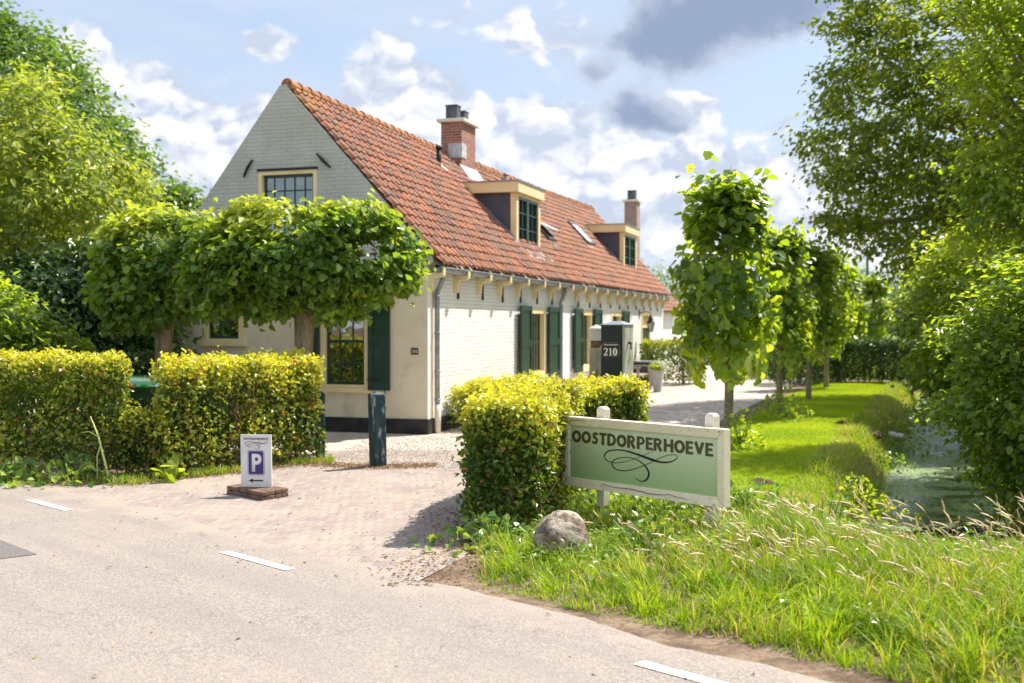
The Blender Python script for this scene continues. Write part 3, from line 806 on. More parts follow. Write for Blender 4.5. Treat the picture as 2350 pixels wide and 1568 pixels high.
# boards under the tiles follow the same sag
mb = MB()
for k in range(24):
    ya = .03 + (HL - .03) * k / 24; yb = .03 + (HL - .03) * (k + 1) / 24
    za = -.10 * math.sin(PI * ya / HL) - .03; zb = -.10 * math.sin(PI * yb / HL) - .03
    for (ex, ez) in ((RX0 - .02, RZ0), (LXE + .02, LZE)):
        mb.add([(ex, ya, ez - .03), (ex, yb, ez - .03), (RXR, yb, RZR + zb), (RXR, ya, RZR + za)], [(0, 1, 2, 3)])
mb.build('roof_boards', M_postwood, house, fix=False)
# ridge tiles
M_ridge = surf('ridge_tile', (.24, .11, .06), (.46, .20, .09), 5, .85, 6, .5, .01, (.12, .10, .07), 9)
mb = MB(); k = 0; y = .02
while y < HL:
    zz = RZR + .035 - .10 * math.sin(PI * y / HL) + random.uniform(-.008, .008)
    path = [(RXR, y, zz + .012), (RXR, y + .38, zz - .10 * (math.sin(PI * (y + .38) / HL) - math.sin(PI * y / HL)))]
    mb.tube(path, [.105, .088], 12); y += .34
mb.build('ridge', M_ridge, house, smooth=False)

# --- windows
def window(fr, a0, a1, b0, b1, cols, rows, parent, rec=.06, fw=.07, sw=.045, bar=.022, rail=None, sill=True, curtain=None, mullion=0, proud=.012, topw=None):
    """a cream outer frame, a green sash with glazing bars, one sheet of glass, a sill"""
    topw = topw or fw
    mb = MB()
    mb.fbox(fr, a0 - .005, a0 + fw, b0, b1, -.12, proud); mb.fbox(fr, a1 - fw, a1 + .005, b0, b1, -.12, proud)
    mb.fbox(fr, a0 + fw, a1 - fw, b1 - topw, b1, -.12, proud - .002); mb.fbox(fr, a0 + fw, a1 - fw, b0, b0 + fw * .6, -.12, proud - .002)
    wobj = mb.build('window', M_cream, parent, bevel=.004)
    A0, A1, B0, B1 = a0 + fw, a1 - fw, b0 + fw * .6, b1 - topw
    mb = MB(); c0, c1 = -rec - .03, -rec
    mb.fbox(fr, A0, A0 + sw, B0, B1, c0, c1); mb.fbox(fr, A1 - sw, A1, B0, B1, c0, c1)
    mb.fbox(fr, A0 + sw, A1 - sw, B1 - sw, B1, c0, c1 - .002); mb.fbox(fr, A0 + sw, A1 - sw, B0, B0 + sw, c0, c1 - .002)
    for i in range(1, cols):
        x = A0 + (A1 - A0) * i / cols; hw = (bar if not (mullion and i == mullion) else .07) / 2
        mb.fbox(fr, x - hw, x + hw, B0 + sw, B1 - sw, c0 + .004, c1 - (.004 if hw < .02 else -.004))
    for j in range(1, rows):
        z = B0 + (B1 - B0) * j / rows; hw = (bar if not (rail and j == rail) else .05) / 2
        mb.fbox(fr, A0 + sw, A1 - sw, z - hw, z + hw, c0 + .006, c1 - (.007 if hw < .02 else -.006))
    mb.build('sash', M_green, wobj, bevel=.002)
    mb = MB(); mb.fbox(fr, A0 + sw * .5, A1 - sw * .5, B0 + sw * .5, B1 - sw * .5, c0 + .012, c0 + .016); mb.build('pane', M_glass, wobj)
    if sill:
        mb = MB(); mb.fbox(fr, a0 - .06, a1 + .06, b0 - .075, b0 - .002, -.1, .055); mb.build('sill', M_cream, wobj, bevel=.006)
    if curtain:
        for (u0, u1) in curtain:
            mb = MB()
            n = 14; x0 = A0 + (A1 - A0) * u0; x1 = A0 + (A1 - A0) * u1
            for i in range(n):
                p = x0 + (x1 - x0) * i / n; q_ = x0 + (x1 - x0) * (i + 1) / n
                ca = -rec - .12 + .018 * (i % 2); cb = -rec - .12 + .018 * ((i + 1) % 2)
                mb.add([fr(p, B0, ca), fr(q_, B0, cb), fr(q_, B1, cb), fr(p, B1, ca)], [(0, 1, 2, 3)])
            mb.build('curtain', M_curtain, wobj, fix=False)
    return wobj
window(G, .98, 1.82, .70, 2.2, 3, 4, house, rail=2, curtain=[(0, .12), (.88, 1)], fw=.08)
window(G, 3.22, 3.96, 1.42, 2.10, 3, 2, house, curtain=[(0, .2), (.8, 1)], fw=.08)
window(G, 1.88, 2.92, 3.05, 4.17, 5, 4, house, rail=0, curtain=[(0, 1)], fw=.062, sill=False)
mb = MB(); mb.fbox(G, 1.86, 2.94, 4.172, 4.205, -.02, .035); mb.build('lintel', M_black, house)
window(LW, 5.42, 6.66, .66, 2.04, 4, 4, house, rail=2, rec=.09, curtain=[(.0, .3), (.7, 1)], fw=.13, topw=.12)
window(LW, 9.6, 10.75, .66, 2.04, 4, 4, house, rail=2, rec=.09, curtain=[(0, .3), (.7, 1)], fw=.13, topw=.12)
window(LW, 12.9, 14.1, .66, 2.04, 4, 4, house, rail=2, rec=.09, curtain=[(0, .3), (.7, 1)], fw=.13, topw=.12)

def shutter(hx, hy, ang, wdt, b0, b1, parent, flip=1):
    """hinged at hx,hy (house axes), opening direction ang; panelled board"""
    d = Vector((math.cos(ang), math.sin(ang))); n = Vector((d.y, -d.x)) * flip
    fr = lambda a, b, c: (hx + d.x * a + n.x * c, hy + d.y * a + n.y * c, b)
    mb = MB(); H_ = b1 - b0
    mb.fbox(fr, .0, wdt, b0, b1, .004, .022)
    st = .085
    mb.fbox(fr, 0, st, b0, b1, .022, .042); mb.fbox(fr, wdt - st, wdt, b0, b1, .022, .042)
    for (u0, u1) in ((0, .09), (.46, .54), (.93, 1)):
        mb.fbox(fr, st, wdt - st, b0 + H_ * u0, b0 + H_ * u1, .022, .0405)
    s_ = mb.build('shutter', M_green, parent, bevel=.004)
    for u in (.1, .88):
        mb = MB(); mb.fbox(fr, -.01, .16, b0 + H_ * u, b0 + H_ * u + .03, .0425, .05); mb.build('hinge', M_black, s_)
    mb = MB()
    mb.tube([fr(wdt * .8, b0 - .05, .03), fr(wdt * .8, b0 - .01, .06), fr(wdt * .8, b0 + .02, .045)], .008, 6)
    mb.build('hook', M_black, s_)
    return s_
shutter(-.975, -.022, 0, .37, .67, 2.24, house, 1)
shutter(-1.825, -.022, PI, .37, .67, 2.24, house, -1)
shutter(.045, 5.40, -PI / 2 + .03, .80, .60, 2.07, house, -1)
shutter(.045, 6.68, PI / 2 - .03, .78, .60, 2.07, house, 1)
shutter(.045, 9.58, -PI / 2 + .03, .80, .60, 2.07, house, -1)
shutter(.045, 10.78, PI / 2 - .03, .70, .62, 2.07, house, 1)
shutter(.045, 14.12, PI / 2 - .03, .70, .62, 2.07, house, 1)
# door
mb = MB(); mb.fbox(LW, 16.95, 17.07, .05, 2.08, -.12, .02); mb.fbox(LW, 18.23, 18.35, .05, 2.08, -.12, .02); mb.fbox(LW, 17.07, 18.23, 1.98, 2.08, -.12, .018); mb.fbox(LW, 17.07, 18.23, 1.60, 1.66, -.12, .016)
dfr = mb.build('door_frame', M_cream, house, bevel=.004)
mb = MB(); mb.fbox(LW, 17.08, 18.22, .05, 1.6, -.10, -.06)
for k in range(7): mb.fbox(LW, 17.09 + k * .163, 17.09 + k * .163 + .15, .07, 1.58, -.06, -.045)
dr = mb.build('door', M_green, house, bevel=.003)
mb = MB(); mb.tube([LW(18.1, .85, -.04), LW(18.1, .85, .02), LW(17.98, .85, .02)], .012, 8); mb.build('handle', M_lead, dr, smooth=True)
mb = MB()
for k in range(6): mb.fbox(LW, 17.18 + k * .19, 17.21 + k * .19, 1.66, 1.98, -.07, -.04)
mb.build('transom_bars', M_cream, dr)
mb = MB(); mb.fbox(LW, 17.07, 18.23, 1.66, 1.98, -.10, -.09); mb.build('pane', M_glass, dr)

# --- eaves
mb = MB()
n = 10; prof = [(.17 + .075 * math.cos(PI + PI * k / n), 2.575 + .075 * math.sin(PI + PI * k / n)) for k in range(n + 1)]
prof2 = [(.17 + .066 * math.cos(PI + PI * k / n), 2.578 + .066 * math.sin(PI + PI * k / n)) for k in range(n + 1)][::-1]
mb.extr([(x, .0, z) for x, z in prof + prof2], (0, HL, 0))
mb.extr([(x, -.01, z) for x, z in prof], (0, .012, 0))
mb.tube([(.248, 0, 2.58), (.248, HL, 2.58)], .011, 8)
mb.build('gutter', M_zinc, house)
mb = MB()
arm = [(.0, 2.50), (.0, 2.22), (.06, 2.215), (.075, 2.24), (.08, 2.34), (.095, 2.40), (.13, 2.425), (.235, 2.43), (.265, 2.455), (.268, 2.56), (.25, 2.565), (.235, 2.50)]
mb.extr([(x + .001, -.045, z) for x, z in arm], (0, .09, 0))
br0 = mb.build('bracket', M_cream, house, bevel=.004); br0.location = (0, .06, 0)
mb = MB(); mb.hexa([(.002, -.026, 2.12), (.03, -.026, 2.12), (.03, .026, 2.12), (.002, .026, 2.12), (.002, -.022, 2.46), (.026, -.022, 2.46), (.026, .022, 2.46), (.002, .022, 2.46)])
an0 = mb.build('wall_anchor', M_black, house); an0.location = (0, .06 + 1.28, 0)
for k in range(1, 19):
    c = br0.copy(); sc.collection.objects.link(c); c.parent = house; c.location = (0, .06 + 1.13 * k, 0)
    if 1 < k < 18 and k != 7:
        c = an0.copy(); sc.collection.objects.link(c); c.parent = house; c.location = (0, .06 + 1.13 * k + .26, random.uniform(-.01, .01))
# diagonal anchors on the gable
for (p, q_) in (((582, 368), (562, 407)), ((729, 354), (760, 386))):
    def ga(px, py):
        k = (px - 1175) / F_PX; s_ = (-1.31 - 17.55 * k) / (.953 + .304 * k); Yd = 17.55 + .304 * s_
        return s_, EYE + (745 - py) / F_PX * Yd
    a = ga(*p); b = ga(*q_)
    mb = MB(); mb.tube([G(a[0], a[1], .02), G((a[0] + b[0]) / 2, (a[1] + b[1]) / 2, .045), G(b[0], b[1], .02)], [.016, .026, .016], 6)
    mb.build('wall_anchor', M_black, house)
# downpipes
for yy in (.26, 7.65):
    mb = MB()
    mb.tube([(.17, yy, 2.52), (.165, yy, 2.42), (.11, yy, 2.30), (.066, yy, 2.20), (.066, yy, 1.2), (.066, yy, .45)], .041, 12)
    for z in (2.12, 1.55, .95, .5): mb.tube([(.066, yy, z), (.066, yy, z + .035)], .048, 12)
    dp = mb.build('downpipe', M_zinc, house, smooth=True)
    mb = MB(); mb.tube([(.072, yy, .45), (.072, yy, .0)], .05, 12); mb.build('pipe_foot', M_white_wood, dp, smooth=True)

# --- dormers
def dormer(y0, y1, z0, z1):
    xf = -.45
    xb = RX0 - (z1 - RZ0) / SL
    mb = MB()
    mb.extr([(xf - .06, y0 + .03, rz(xf) - .25), (xf - .06, y0 + .03, z1 + .02), (xb - .15, y0 + .03, z1 + .02)], (0, y1 - y0 - .06, 0))
    d = mb.build('dormer', M_dormer, house)
    # window front (cream box frame) : frame function facing +X
    mb = MB(); F = lambda a, b, c: (xf + c, a, b); fw = .15
    mb.fbox(F, y0, y0 + fw, z0, z1, -.10, .03); mb.fbox(F, y1 - fw, y1, z0, z1, -.10, .03)
    mb.fbox(F, y0 + fw, y1 - fw, z0, z0 + .13, -.10, .028); mb.fbox(F, y0 + fw, y1 - fw, z1 - .06, z1, -.10, .028)
    mb.build('frame', M_cream, d, bevel=.005)
    mb = MB(); A0, A1, B0, B1 = y0 + fw, y1 - fw, z0 + .13, z1 - .06; mid = (A0 + A1) / 2
    for (p, q_) in ((A0, mid - .004), (mid + .004, A1)):
        sw = .075
        mb.fbox(F, p, p + sw, B0, B1, -.045, .012); mb.fbox(F, q_ - sw, q_, B0, B1, -.045, .012)
        mb.fbox(F, p + sw, q_ - sw, B0, B0 + .06, -.045, .01); mb.fbox(F, p + sw, q_ - sw, B1 - .06, B1, -.045, .01)
        mb.fbox(F, (p + q_) / 2 - .015, (p + q_) / 2 + .015, B0 + .06, B1 - .06, -.04, .004)
        for j in (1, 2): z = B0 + (B1 - B0) * j / 3; mb.fbox(F, p + sw, q_ - sw, z - .012, z + .012, -.04, .002)
    mb.build('sash', M_green, d, bevel=.003)
    mb = MB(); mb.fbox(F, A0, A1, B0, B1, -.038, -.034); mb.build('pane', M_glass, d)
    mb = MB(); o_ = .10
    mb.hexa([(xf + o_, y0 - o_, z1), (xf + o_, y1 + o_, z1), (xb - .05, y1 + o_, z1), (xb - .05, y0 - o_, z1),
             (xf + o_, y0 - o_, z1 + .22), (xf + o_, y1 + o_, z1 + .22), (xb - .30, y1 + o_, z1 + .22), (xb - .30, y0 - o_, z1 + .22)])
    mb.build('fascia', M_cream, d, bevel=.006)
    mb = MB(); mb.hexa([(xf + o_ + .02, y0 - o_ - .02, z1 + .221), (xf + o_ + .02, y1 + o_ + .02, z1 + .221), (xb - .32, y1 + o_ + .02, z1 + .221), (xb - .32, y0 - o_ - .02, z1 + .221),
             (xf + o_ + .02, y0 - o_ - .02, z1 + .245), (xf + o_ + .02, y1 + o_ + .02, z1 + .245), (xb - .34, y1 + o_ + .02, z1 + .245), (xb - .34, y0 - o_ - .02, z1 + .245)])
    mb.build('flat_roof', M_zinc, d)
    mb = MB()   # lead: an apron under the window and a strip up each cheek
    xa = xf + .30
    for k in range(12):
        ya = y0 - .05 + (y1 - y0 + .1) * k / 12; yb = y0 - .05 + (y1 - y0 + .1) * (k + 1) / 12
        e1 = random.uniform(-.05, .03)
        mb.hexa([(xa + e1, ya, rz(xa + e1) + .06), (xa + e1, yb, rz(xa + e1) + .06), (xf - .02, yb, rz(xf) + .09), (xf - .02, ya, rz(xf) + .09),
                 (xa + e1, ya, rz(xa + e1) + .09), (xa + e1, yb, rz(xa + e1) + .09), (xf - .02, yb, z0 + .16), (xf - .02, ya, z0 + .16)])
    mb.build('lead_apron', M_lead, d)
    for yy, s_ in ((y0 + .01, -1), (y1 - .01, 1)):
        mb = MB(); mb.extr([(xf, yy, rz(xf) + .05), (xf, yy, rz(xf) + .15), (xb - .1, yy, z1 + .14), (xb - .1, yy, z1 + .03)], (0, s_ * .07, 0))
        mb.build('flashing', M_zinc, d)
    return d
dormer(*D1); dormer(*D2)
# small dormer on the other slope (only its end shows past the gable)
mb = MB(); mb.box(-4.1, -3.0, 3.0, 4.2, 3.2, 4.15); dd = mb.build('dormer', M_dormer, house)
mb = MB(); mb.box(-4.22, -2.9, 2.9, 4.3, 4.15, 4.36); mb.build('fascia', M_cream, dd, bevel=.005)
mb = MB(); mb.box(-4.25, -2.88, 2.87, 4.33, 4.361, 4.385); mb.build('flat_roof', M_zinc, dd)

def slope_fr(X, Y, up=0.0):
    """point on the front slope d below, for things fixed in the roof"""
    return Vector((X, Y, rz(X) - .10 * math.sin(PI * Y / HL) * ((RX0 - X) / (RX0 - RXR)) ** 1.5)) + Vector((nr_[0], 0, nr_[2])) * up
# --- roof windows
def skylight(y0, y1, xlo, xhi, open_=0.0):
    a = slope_fr(xlo, y0); L_ = (slope_fr(xhi, y0) - a); ln = L_.length; u = Vector((0, 1, 0)); wv = L_.normalized(); nn = Vector((nr_[0], 0, nr_[2]))
    W_ = y1 - y0
    fr = lambda p, q_, c: tuple(a + u * p + wv * q_ + nn * c)
    mb = MB(); mb.fbox(fr, 0, .07, 0, ln, .02, .13); mb.fbox(fr, W_ - .07, W_, 0, ln, .02, .13); mb.fbox(fr, .07, W_ - .07, 0, .09, .02, .128); mb.fbox(fr, .07, W_ - .07, ln - .1, ln, .02, .128)
    s_ = mb.build('skylight', M_potmetal, house, bevel=.006)
    if open_:
        w2 = (wv * math.cos(open_) - nn * math.sin(open_)); n2 = (nn * math.cos(open_) + wv * math.sin(open_)); top = a + wv * ln + nn * .13
        f2 = lambda p, q_, c: tuple(top + u * p - w2 * (ln - q_) * 1 + n2 * c)
        w2 = wv * math.cos(open_) - nn * math.sin(open_)
        fr2 = f2
    else: fr2 = fr
    mb = MB(); mb.fbox(fr2, .06, W_ - .06, .08, ln - .09, .10 if not open_ else 0, .11 if not open_ else .02); mb.build('pane', M_skyglass, s_)
    mb = MB(); mb.fbox(fr, -.06, W_ + .06, -.16, .0, .045, .06); mb.build('flashing', M_lead, s_)
m_, t_, b_, o_ = new_mat('skylight_glass'); b_.inputs['Base Color'].default_value = (.78, .80, .82, 1); b_.inputs['Roughness'].default_value = .3
M_skyglass = m_
skylight(13.9, 14.75, -.93, -1.52)
skylight(9.2, 9.9, -.72, -1.12, .35)
# --- chimneys, vents
def pot(mb, x, y, z, w_, h_):
    mb.box(x - w_, x + w_, y - w_, y + w_, z, z + h_); mb.box(x - w_ - .012, x + w_ + .012, y - w_ - .012, y + w_ + .012, z + h_, z + h_ + .03)
mb = MB(); mb.box(-2.50, -2.02, 7.05, 7.95, 5.0, 6.13); ch = mb.build('chimney', M_chimbrick, house)
mb = MB(); mb.box(-2.58, -1.94, 6.97, 8.03, 6.13, 6.20); mb.build('cap', M_white_wood, ch, bevel=.01)
mb = MB(); pot(mb, -2.30, 7.28, 6.2, .13, .30); mb.build('chimney_pot', M_potmetal, ch, bevel=.01)
mb = MB(); pot(mb, -2.26, 7.70, 6.2, .12, .24); mb.build('chimney_pot', M_potmetal, ch, bevel=.01)
mb = MB(); mb.box(-2.32, -2.005, 7.035, 7.32, 5.35, 5.66); mb.hexa([(-1.80, 6.95, rz(-1.80) + .03), (-1.80, 8.05, rz(-1.80) + .03), (-2.03, 8.05, rz(-2.03) + .0), (-2.03, 6.95, rz(-2.03) + .0),
     (-1.80, 6.95, rz(-1.80) + .055), (-1.80, 8.05, rz(-1.80) + .055), (-2.03, 8.05, rz(-2.03) + .12), (-2.03, 6.95, rz(-2.03) + .12)])
mb.build('lead_flashing', M_lead, ch)
p0 = slope_fr(-1.98, 5.5)
mb = MB(); mb.tube([p0 - Vector((0, 0, .1)), p0 + Vector((.03, 0, .12)), p0 + Vector((.02, .04, .34))], [.055, .055, .05], 10); mb.tube([p0 + Vector((.02, .04, .33)), p0 + Vector((.02, .045, .40))], [.075, .075], 10)
vp = mb.build('roof_vent', M_black, house, smooth=True)
mb = MB(); mb.hexa([tuple(slope_fr(-1.80, 5.38, .05)), tuple(slope_fr(-1.80, 5.66, .05)), tuple(slope_fr(-2.02, 5.66, .05)), tuple(slope_fr(-2.02, 5.38, .05)),
                    tuple(slope_fr(-1.80, 5.38, .07)), tuple(slope_fr(-1.80, 5.66, .07)), tuple(slope_fr(-2.02, 5.66, .07)), tuple(slope_fr(-2.02, 5.38, .07))]); mb.build('flashing', M_lead, vp)
p0 = slope_fr(-2.15, 10.6); mb = MB(); mb.tube([p0, p0 + Vector((0, 0, .28))], .05, 10); mb.tube([p0 + Vector((0, 0, .27)), p0 + Vector((0, 0, .32))], .065, 10); mb.build('roof_vent', M_zinc, house, smooth=True)

# --- text and strokes as thin solids
def text_mesh(name, txt, size, width, fr, a, b, c, mat, parent, offset=0.0, thick=.002, spacing=1.0):
    """text laid in the plane of fr; width = total width wanted; a,b = lower-left corner"""
    cu = bpy.data.curves.new(name, 'FONT'); cu.body = txt; cu.size = 1.0; cu.offset = offset; cu.space_character = spacing; cu.resolution_u = 6
    ob = bpy.data.objects.new('tmp_text', cu); sc.collection.objects.link(ob)
    bpy.context.view_layer.update(); dg = bpy.context.evaluated_depsgraph_get()
    me = bpy.data.meshes.new_from_object(ob.evaluated_get(dg)); bpy.data.objects.remove(ob); bpy.data.curves.remove(cu)
    co = np.array([v.co[:] for v in me.vertices]); mn = co.min(0); mx = co.max(0)
    sx = width / (mx[0] - mn[0]); sy = size / (mx[1] - mn[1])
    for v, p in zip(me.vertices, co): v.co = fr(a + (p[0] - mn[0]) * sx, b + (p[1] - mn[1]) * sy, c)
    bm = bmesh.new(); bm.from_mesh(me); bmesh.ops.remove_doubles(bm, verts=bm.verts, dist=1e-5)
    bmesh.ops.recalc_face_normals(bm, faces=bm.faces)
    r = bmesh.ops.extrude_face_region(bm, geom=bm.faces[:]); n_ = Vector(fr(0, 0, thick)) - Vector(fr(0, 0, 0))
    bmesh.ops.translate(bm, vec=n_, verts=[e for e in r['geom'] if isinstance(e, bmesh.types.BMVert)])
    bmesh.ops.recalc_face_normals(bm, faces=bm.faces)
    bm.to_mesh(me); bm.free(); me.materials.clear(); me.materials.append(mat); me.name = name
    return link(bpy.data.objects.new(name, me), parent)
def stroke(mb, pts, widths, fr, c, thick=.0015, closed=False, sub=6):
    pts = [Vector((p[0], p[1], 0)) for p in pts]; n = len(pts); P, Wd = [], []
    for i in range(n if closed else n - 1):
        p0 = pts[(i - 1) % n] if closed or i > 0 else pts[i]; p1 = pts[i]; p2 = pts[(i + 1) % n]; p3 = pts[(i + 2) % n] if closed or i < n - 2 else pts[i + 1]
        for k in range(sub):
            t = k / sub
            P.append(.5 * ((2 * p1) + (p2 - p0) * t + (2 * p0 - 5 * p1 + 4 * p2 - p3) * t * t + (3 * p1 - p0 - 3 * p2 + p3) * t ** 3))
            w1 = widths[i]; w2 = widths[(i + 1) % n]; Wd.append(w1 + (w2 - w1) * t)
    if not closed: P.append(pts[-1]); Wd.append(widths[-1])
    m = len(P); L_, R_ = [], []
    for i in range(m):
        d = (P[(i + 1) % m] - P[i - 1]) if closed else (P[min(i + 1, m - 1)] - P[max(i - 1, 0)])
        d.normalize(); s_ = Vector((-d.y, d.x, 0)) * Wd[i] / 2; L_.append(P[i] + s_); R_.append(P[i] - s_)
    for i in range(m if closed else m - 1):
        j = (i + 1) % m
        mb.hexa([fr(L_[i].x, L_[i].y, c), fr(R_[i].x, R_[i].y, c), fr(R_[j].x, R_[j].y, c), fr(L_[j].x, L_[j].y, c),
                 fr(L_[i].x, L_[i].y, c + thick), fr(R_[i].x, R_[i].y, c + thick), fr(R_[j].x, R_[j].y, c + thick), fr(L_[j].x, L_[j].y, c + thick)])
def plain(name, c, rough=.5, spec=.4):
    m, t, b, out = new_mat(name)
    tcx = t.node('ShaderNodeTexCoord').outputs['Object']
    t.set(b.inputs['Base Color'], t.mix(t.rng(t.noise(tcx, 40, 4), .4, .7, 0, .25), c, tuple(q * .75 for q in c)))
    b.inputs['Roughness'].default_value = rough; b.inputs['Specular IOR Level'].default_value = spec
    return m
M_ink = plain('dark_ink', (.022, .018, .015))
M_letter = plain('olive_lettering', (.085, .072, .022))
M_signwhite = plain('cream_digits', (.80, .76, .62))
M_plate = plain('black_plate', (.012, .016, .015), .3)

mb = MB(); mb.fbox(G, .145, .265, 1.235, 1.335, .002, .012); pl = mb.build('number_plate', M_plate, house, bevel=.002)
FG = lambda a, b, c: G(.26 - a, b, c)
text_mesh('digits', '210', .055, .095, FG, .008, 1.258, .013, M_signwhite, pl, .02)

GLY = {
 'O': (1.0, [('c', [(.5 + .37 * math.cos(k * PI / 12), .5 + .385 * math.sin(k * PI / 12)) for k in range(24)], [.23 + .05 * abs(math.cos(k * PI / 12)) for k in range(24)])]),
 'S': (.76, [('s', [(.66, .80), (.50, .88), (.32, .865), (.21, .74), (.30, .60), (.47, .50), (.57, .38), (.54, .20), (.38, .115), (.22, .13), (.07, .22)], [.2, .22, .23, .24, .25, .26, .25, .24, .23, .22, .2])]),
 'T': (.78, [('l', [(.39, 0), (.39, .79)], .28), ('l', [(0, .895), (.78, .895)], .21)]),
 'D': (.92, [('l', [(.14, 0), (.14, 1)], .28), ('s', [(.281, .90), (.42, .895), (.60, .83), (.735, .68), (.77, .5), (.735, .32), (.60, .17), (.42, .105), (.281, .10)], [.2, .2, .22, .25, .27, .25, .22, .2, .2])]),
 'R': (.90, [('l', [(.14, 0), (.14, 1)], .28), ('s', [(.281, .905), (.42, .90), (.58, .86), (.655, .72), (.60, .59), (.45, .525), (.281, .515)], [.19, .19, .2, .24, .2, .18, .18]), ('l', [(.42, .45), (.74, .0)], .27)]),
 'P': (.82, [('l', [(.14, 0), (.14, 1)], .28), ('s', [(.281, .905), (.42, .90), (.58, .86), (.665, .68), (.60, .50), (.45, .435), (.281, .425)], [.19, .19, .2, .26, .2, .18, .18])]),
 'E': (.70, [('l', [(.14, 0), (.14, 1)], .28), ('l', [(.281, .90), (.68, .90)], .20), ('l', [(.281, .51), (.63, .51)], .19), ('l', [(.281, .10), (.70, .10)], .20)]),
 'H': (.92, [('l', [(.14, 0), (.14, 1)], .28), ('l', [(.78, 0), (.78, 1)], .28), ('l', [(.281, .51), (.639, .51)], .21)]),
 'V': (.94, [('l', [(.14, 1), (.47, .10)], .27), ('l', [(.80, 1), (.47, .10)], .27)]),
}
def heavy_text(name, txt, size, width, fr, a, b, c, mat, parent, thick=.0015):
    gap = .07; tot = sum(GLY[ch][0] for ch in txt) + gap * (len(txt) - 1); sx = width / tot; mb = MB(); x = 0
    F2 = lambda p, q_, r_: fr(a + p * sx, b + q_ * size, r_)
    for ch in txt:
        w_, st_ = GLY[ch]
        for k, (kind, pts, ws) in enumerate(st_):
            cc = c + k * .0003 * (thick / .0015)
            pp_ = [(x + p[0], p[1]) for p in pts]
            if kind == 'l': stroke(mb, pp_, [ws] * len(pp_), F2, cc, thick, sub=1)
            else: stroke(mb, pp_, ws, F2, cc, thick, closed=(kind == 'c'), sub=2)
        x += w_ + gap
    return mb.build(name, mat, parent)
# --- lower wing behind the far gable
wing = thing('farmhouse_wing', 'lower white wing with tiled roof behind the far end of the farmhouse', 'house', local(-.45, 20.7), HR)
mb = MB(); mb.box(-4.2, -.35, .05, 8.5, 0, 2.15); ww = mb.build('wall', M_whitebrick, wing)
mb = MB(); mb.extr([(-.35, 8.2, 2.15), (-2.3, 8.2, 4.1), (-4.2, 8.2, 2.15)], (0, .3, 0)); mb.build('gable_wall', M_whitebrick, wing)
wl2 = math.hypot(2.2, 2.2); 
tile_slope('roof', .05, 8.6, (-.1, 0, 2.15), np.array([-1, 0, .98]) / math.hypot(1, .98), np.array([.98, 0, 1]) / math.hypot(1, .98), wl2, parent=wing, sag=.03)
tile_slope('roof', .05, 8.6, (-4.45, 0, 2.15), np.array([1, 0, .98]) / math.hypot(1, .98), np.array([-.98, 0, 1]) / math.hypot(1, .98), wl2, parent=wing, sag=.03)
mb = MB(); mb.fbox(LW, .35, 1.2, .8, 1.9, -.34, -.33); wn = mb.build('window', M_cream, wing, bevel=.003)
mb = MB(); mb.fbox(LW, .43, 1.12, .88, 1.82, -.329, -.31); mb.fbox(LW, .76, .79, .88, 1.82, -.31, -.30); mb.fbox(LW, .43, 1.12, 1.35, 1.38, -.31, -.299); mb.build('sash', M_green, wn)
mb = MB(); mb.box(-1.92, -1.45, 5.0, 5.6, 2.6, 6.30); c2 = mb.build('chimney', M_chimbrick2, wing)
mb = MB(); mb.box(-1.99, -1.38, 4.93, 5.67, 6.30, 6.38); mb.build('cap', M_white_wood, c2, bevel=.01)
mb = MB(); pot(mb, -1.69, 5.3, 6.38, .15, .34); mb.build('chimney_pot', M_potmetal, c2, bevel=.01)

# --- lantern by the door
lt = thing('wall_lantern', 'black iron lantern on a curled arm beside the farmhouse door', 'lantern', local(.35, 16.6, 1.48), HR)
mb = MB()
for a in range(6):
    t = a * PI / 3; mb.tube([(math.cos(t) * .07, math.sin(t) * .07, .02), (math.cos(t) * .115, math.sin(t) * .115, .26)], .008, 5)
mb.tube([(0, 0, 0), (0, 0, .02)], [.08, .08], 6); mb.tube([(0, 0, .255), (0, 0, .275)], [.135, .135], 6)
mb.tube([(0, 0, .275), (0, 0, .34), (0, 0, .46), (0, 0, .5)], [.13, .075, .04, .015], 6)
mb.build('cage', M_black, lt)
mb = MB(); mb.tube([(0, 0, .5), (0, 0, .56), (-.12, 0, .60), (-.34, 0, .56)], .011, 6); mb.tube([(-.34, 0, .42), (-.34, 0, .66)], .016, 6); mb.build('arm', M_black, lt)
mb = MB(); mb.tube([(0, 0, .03), (0, 0, .25)], [.062, .105], 6); mb.build('glass', plain('frosted_lantern_glass', (.55, .53, .47), .2), lt)

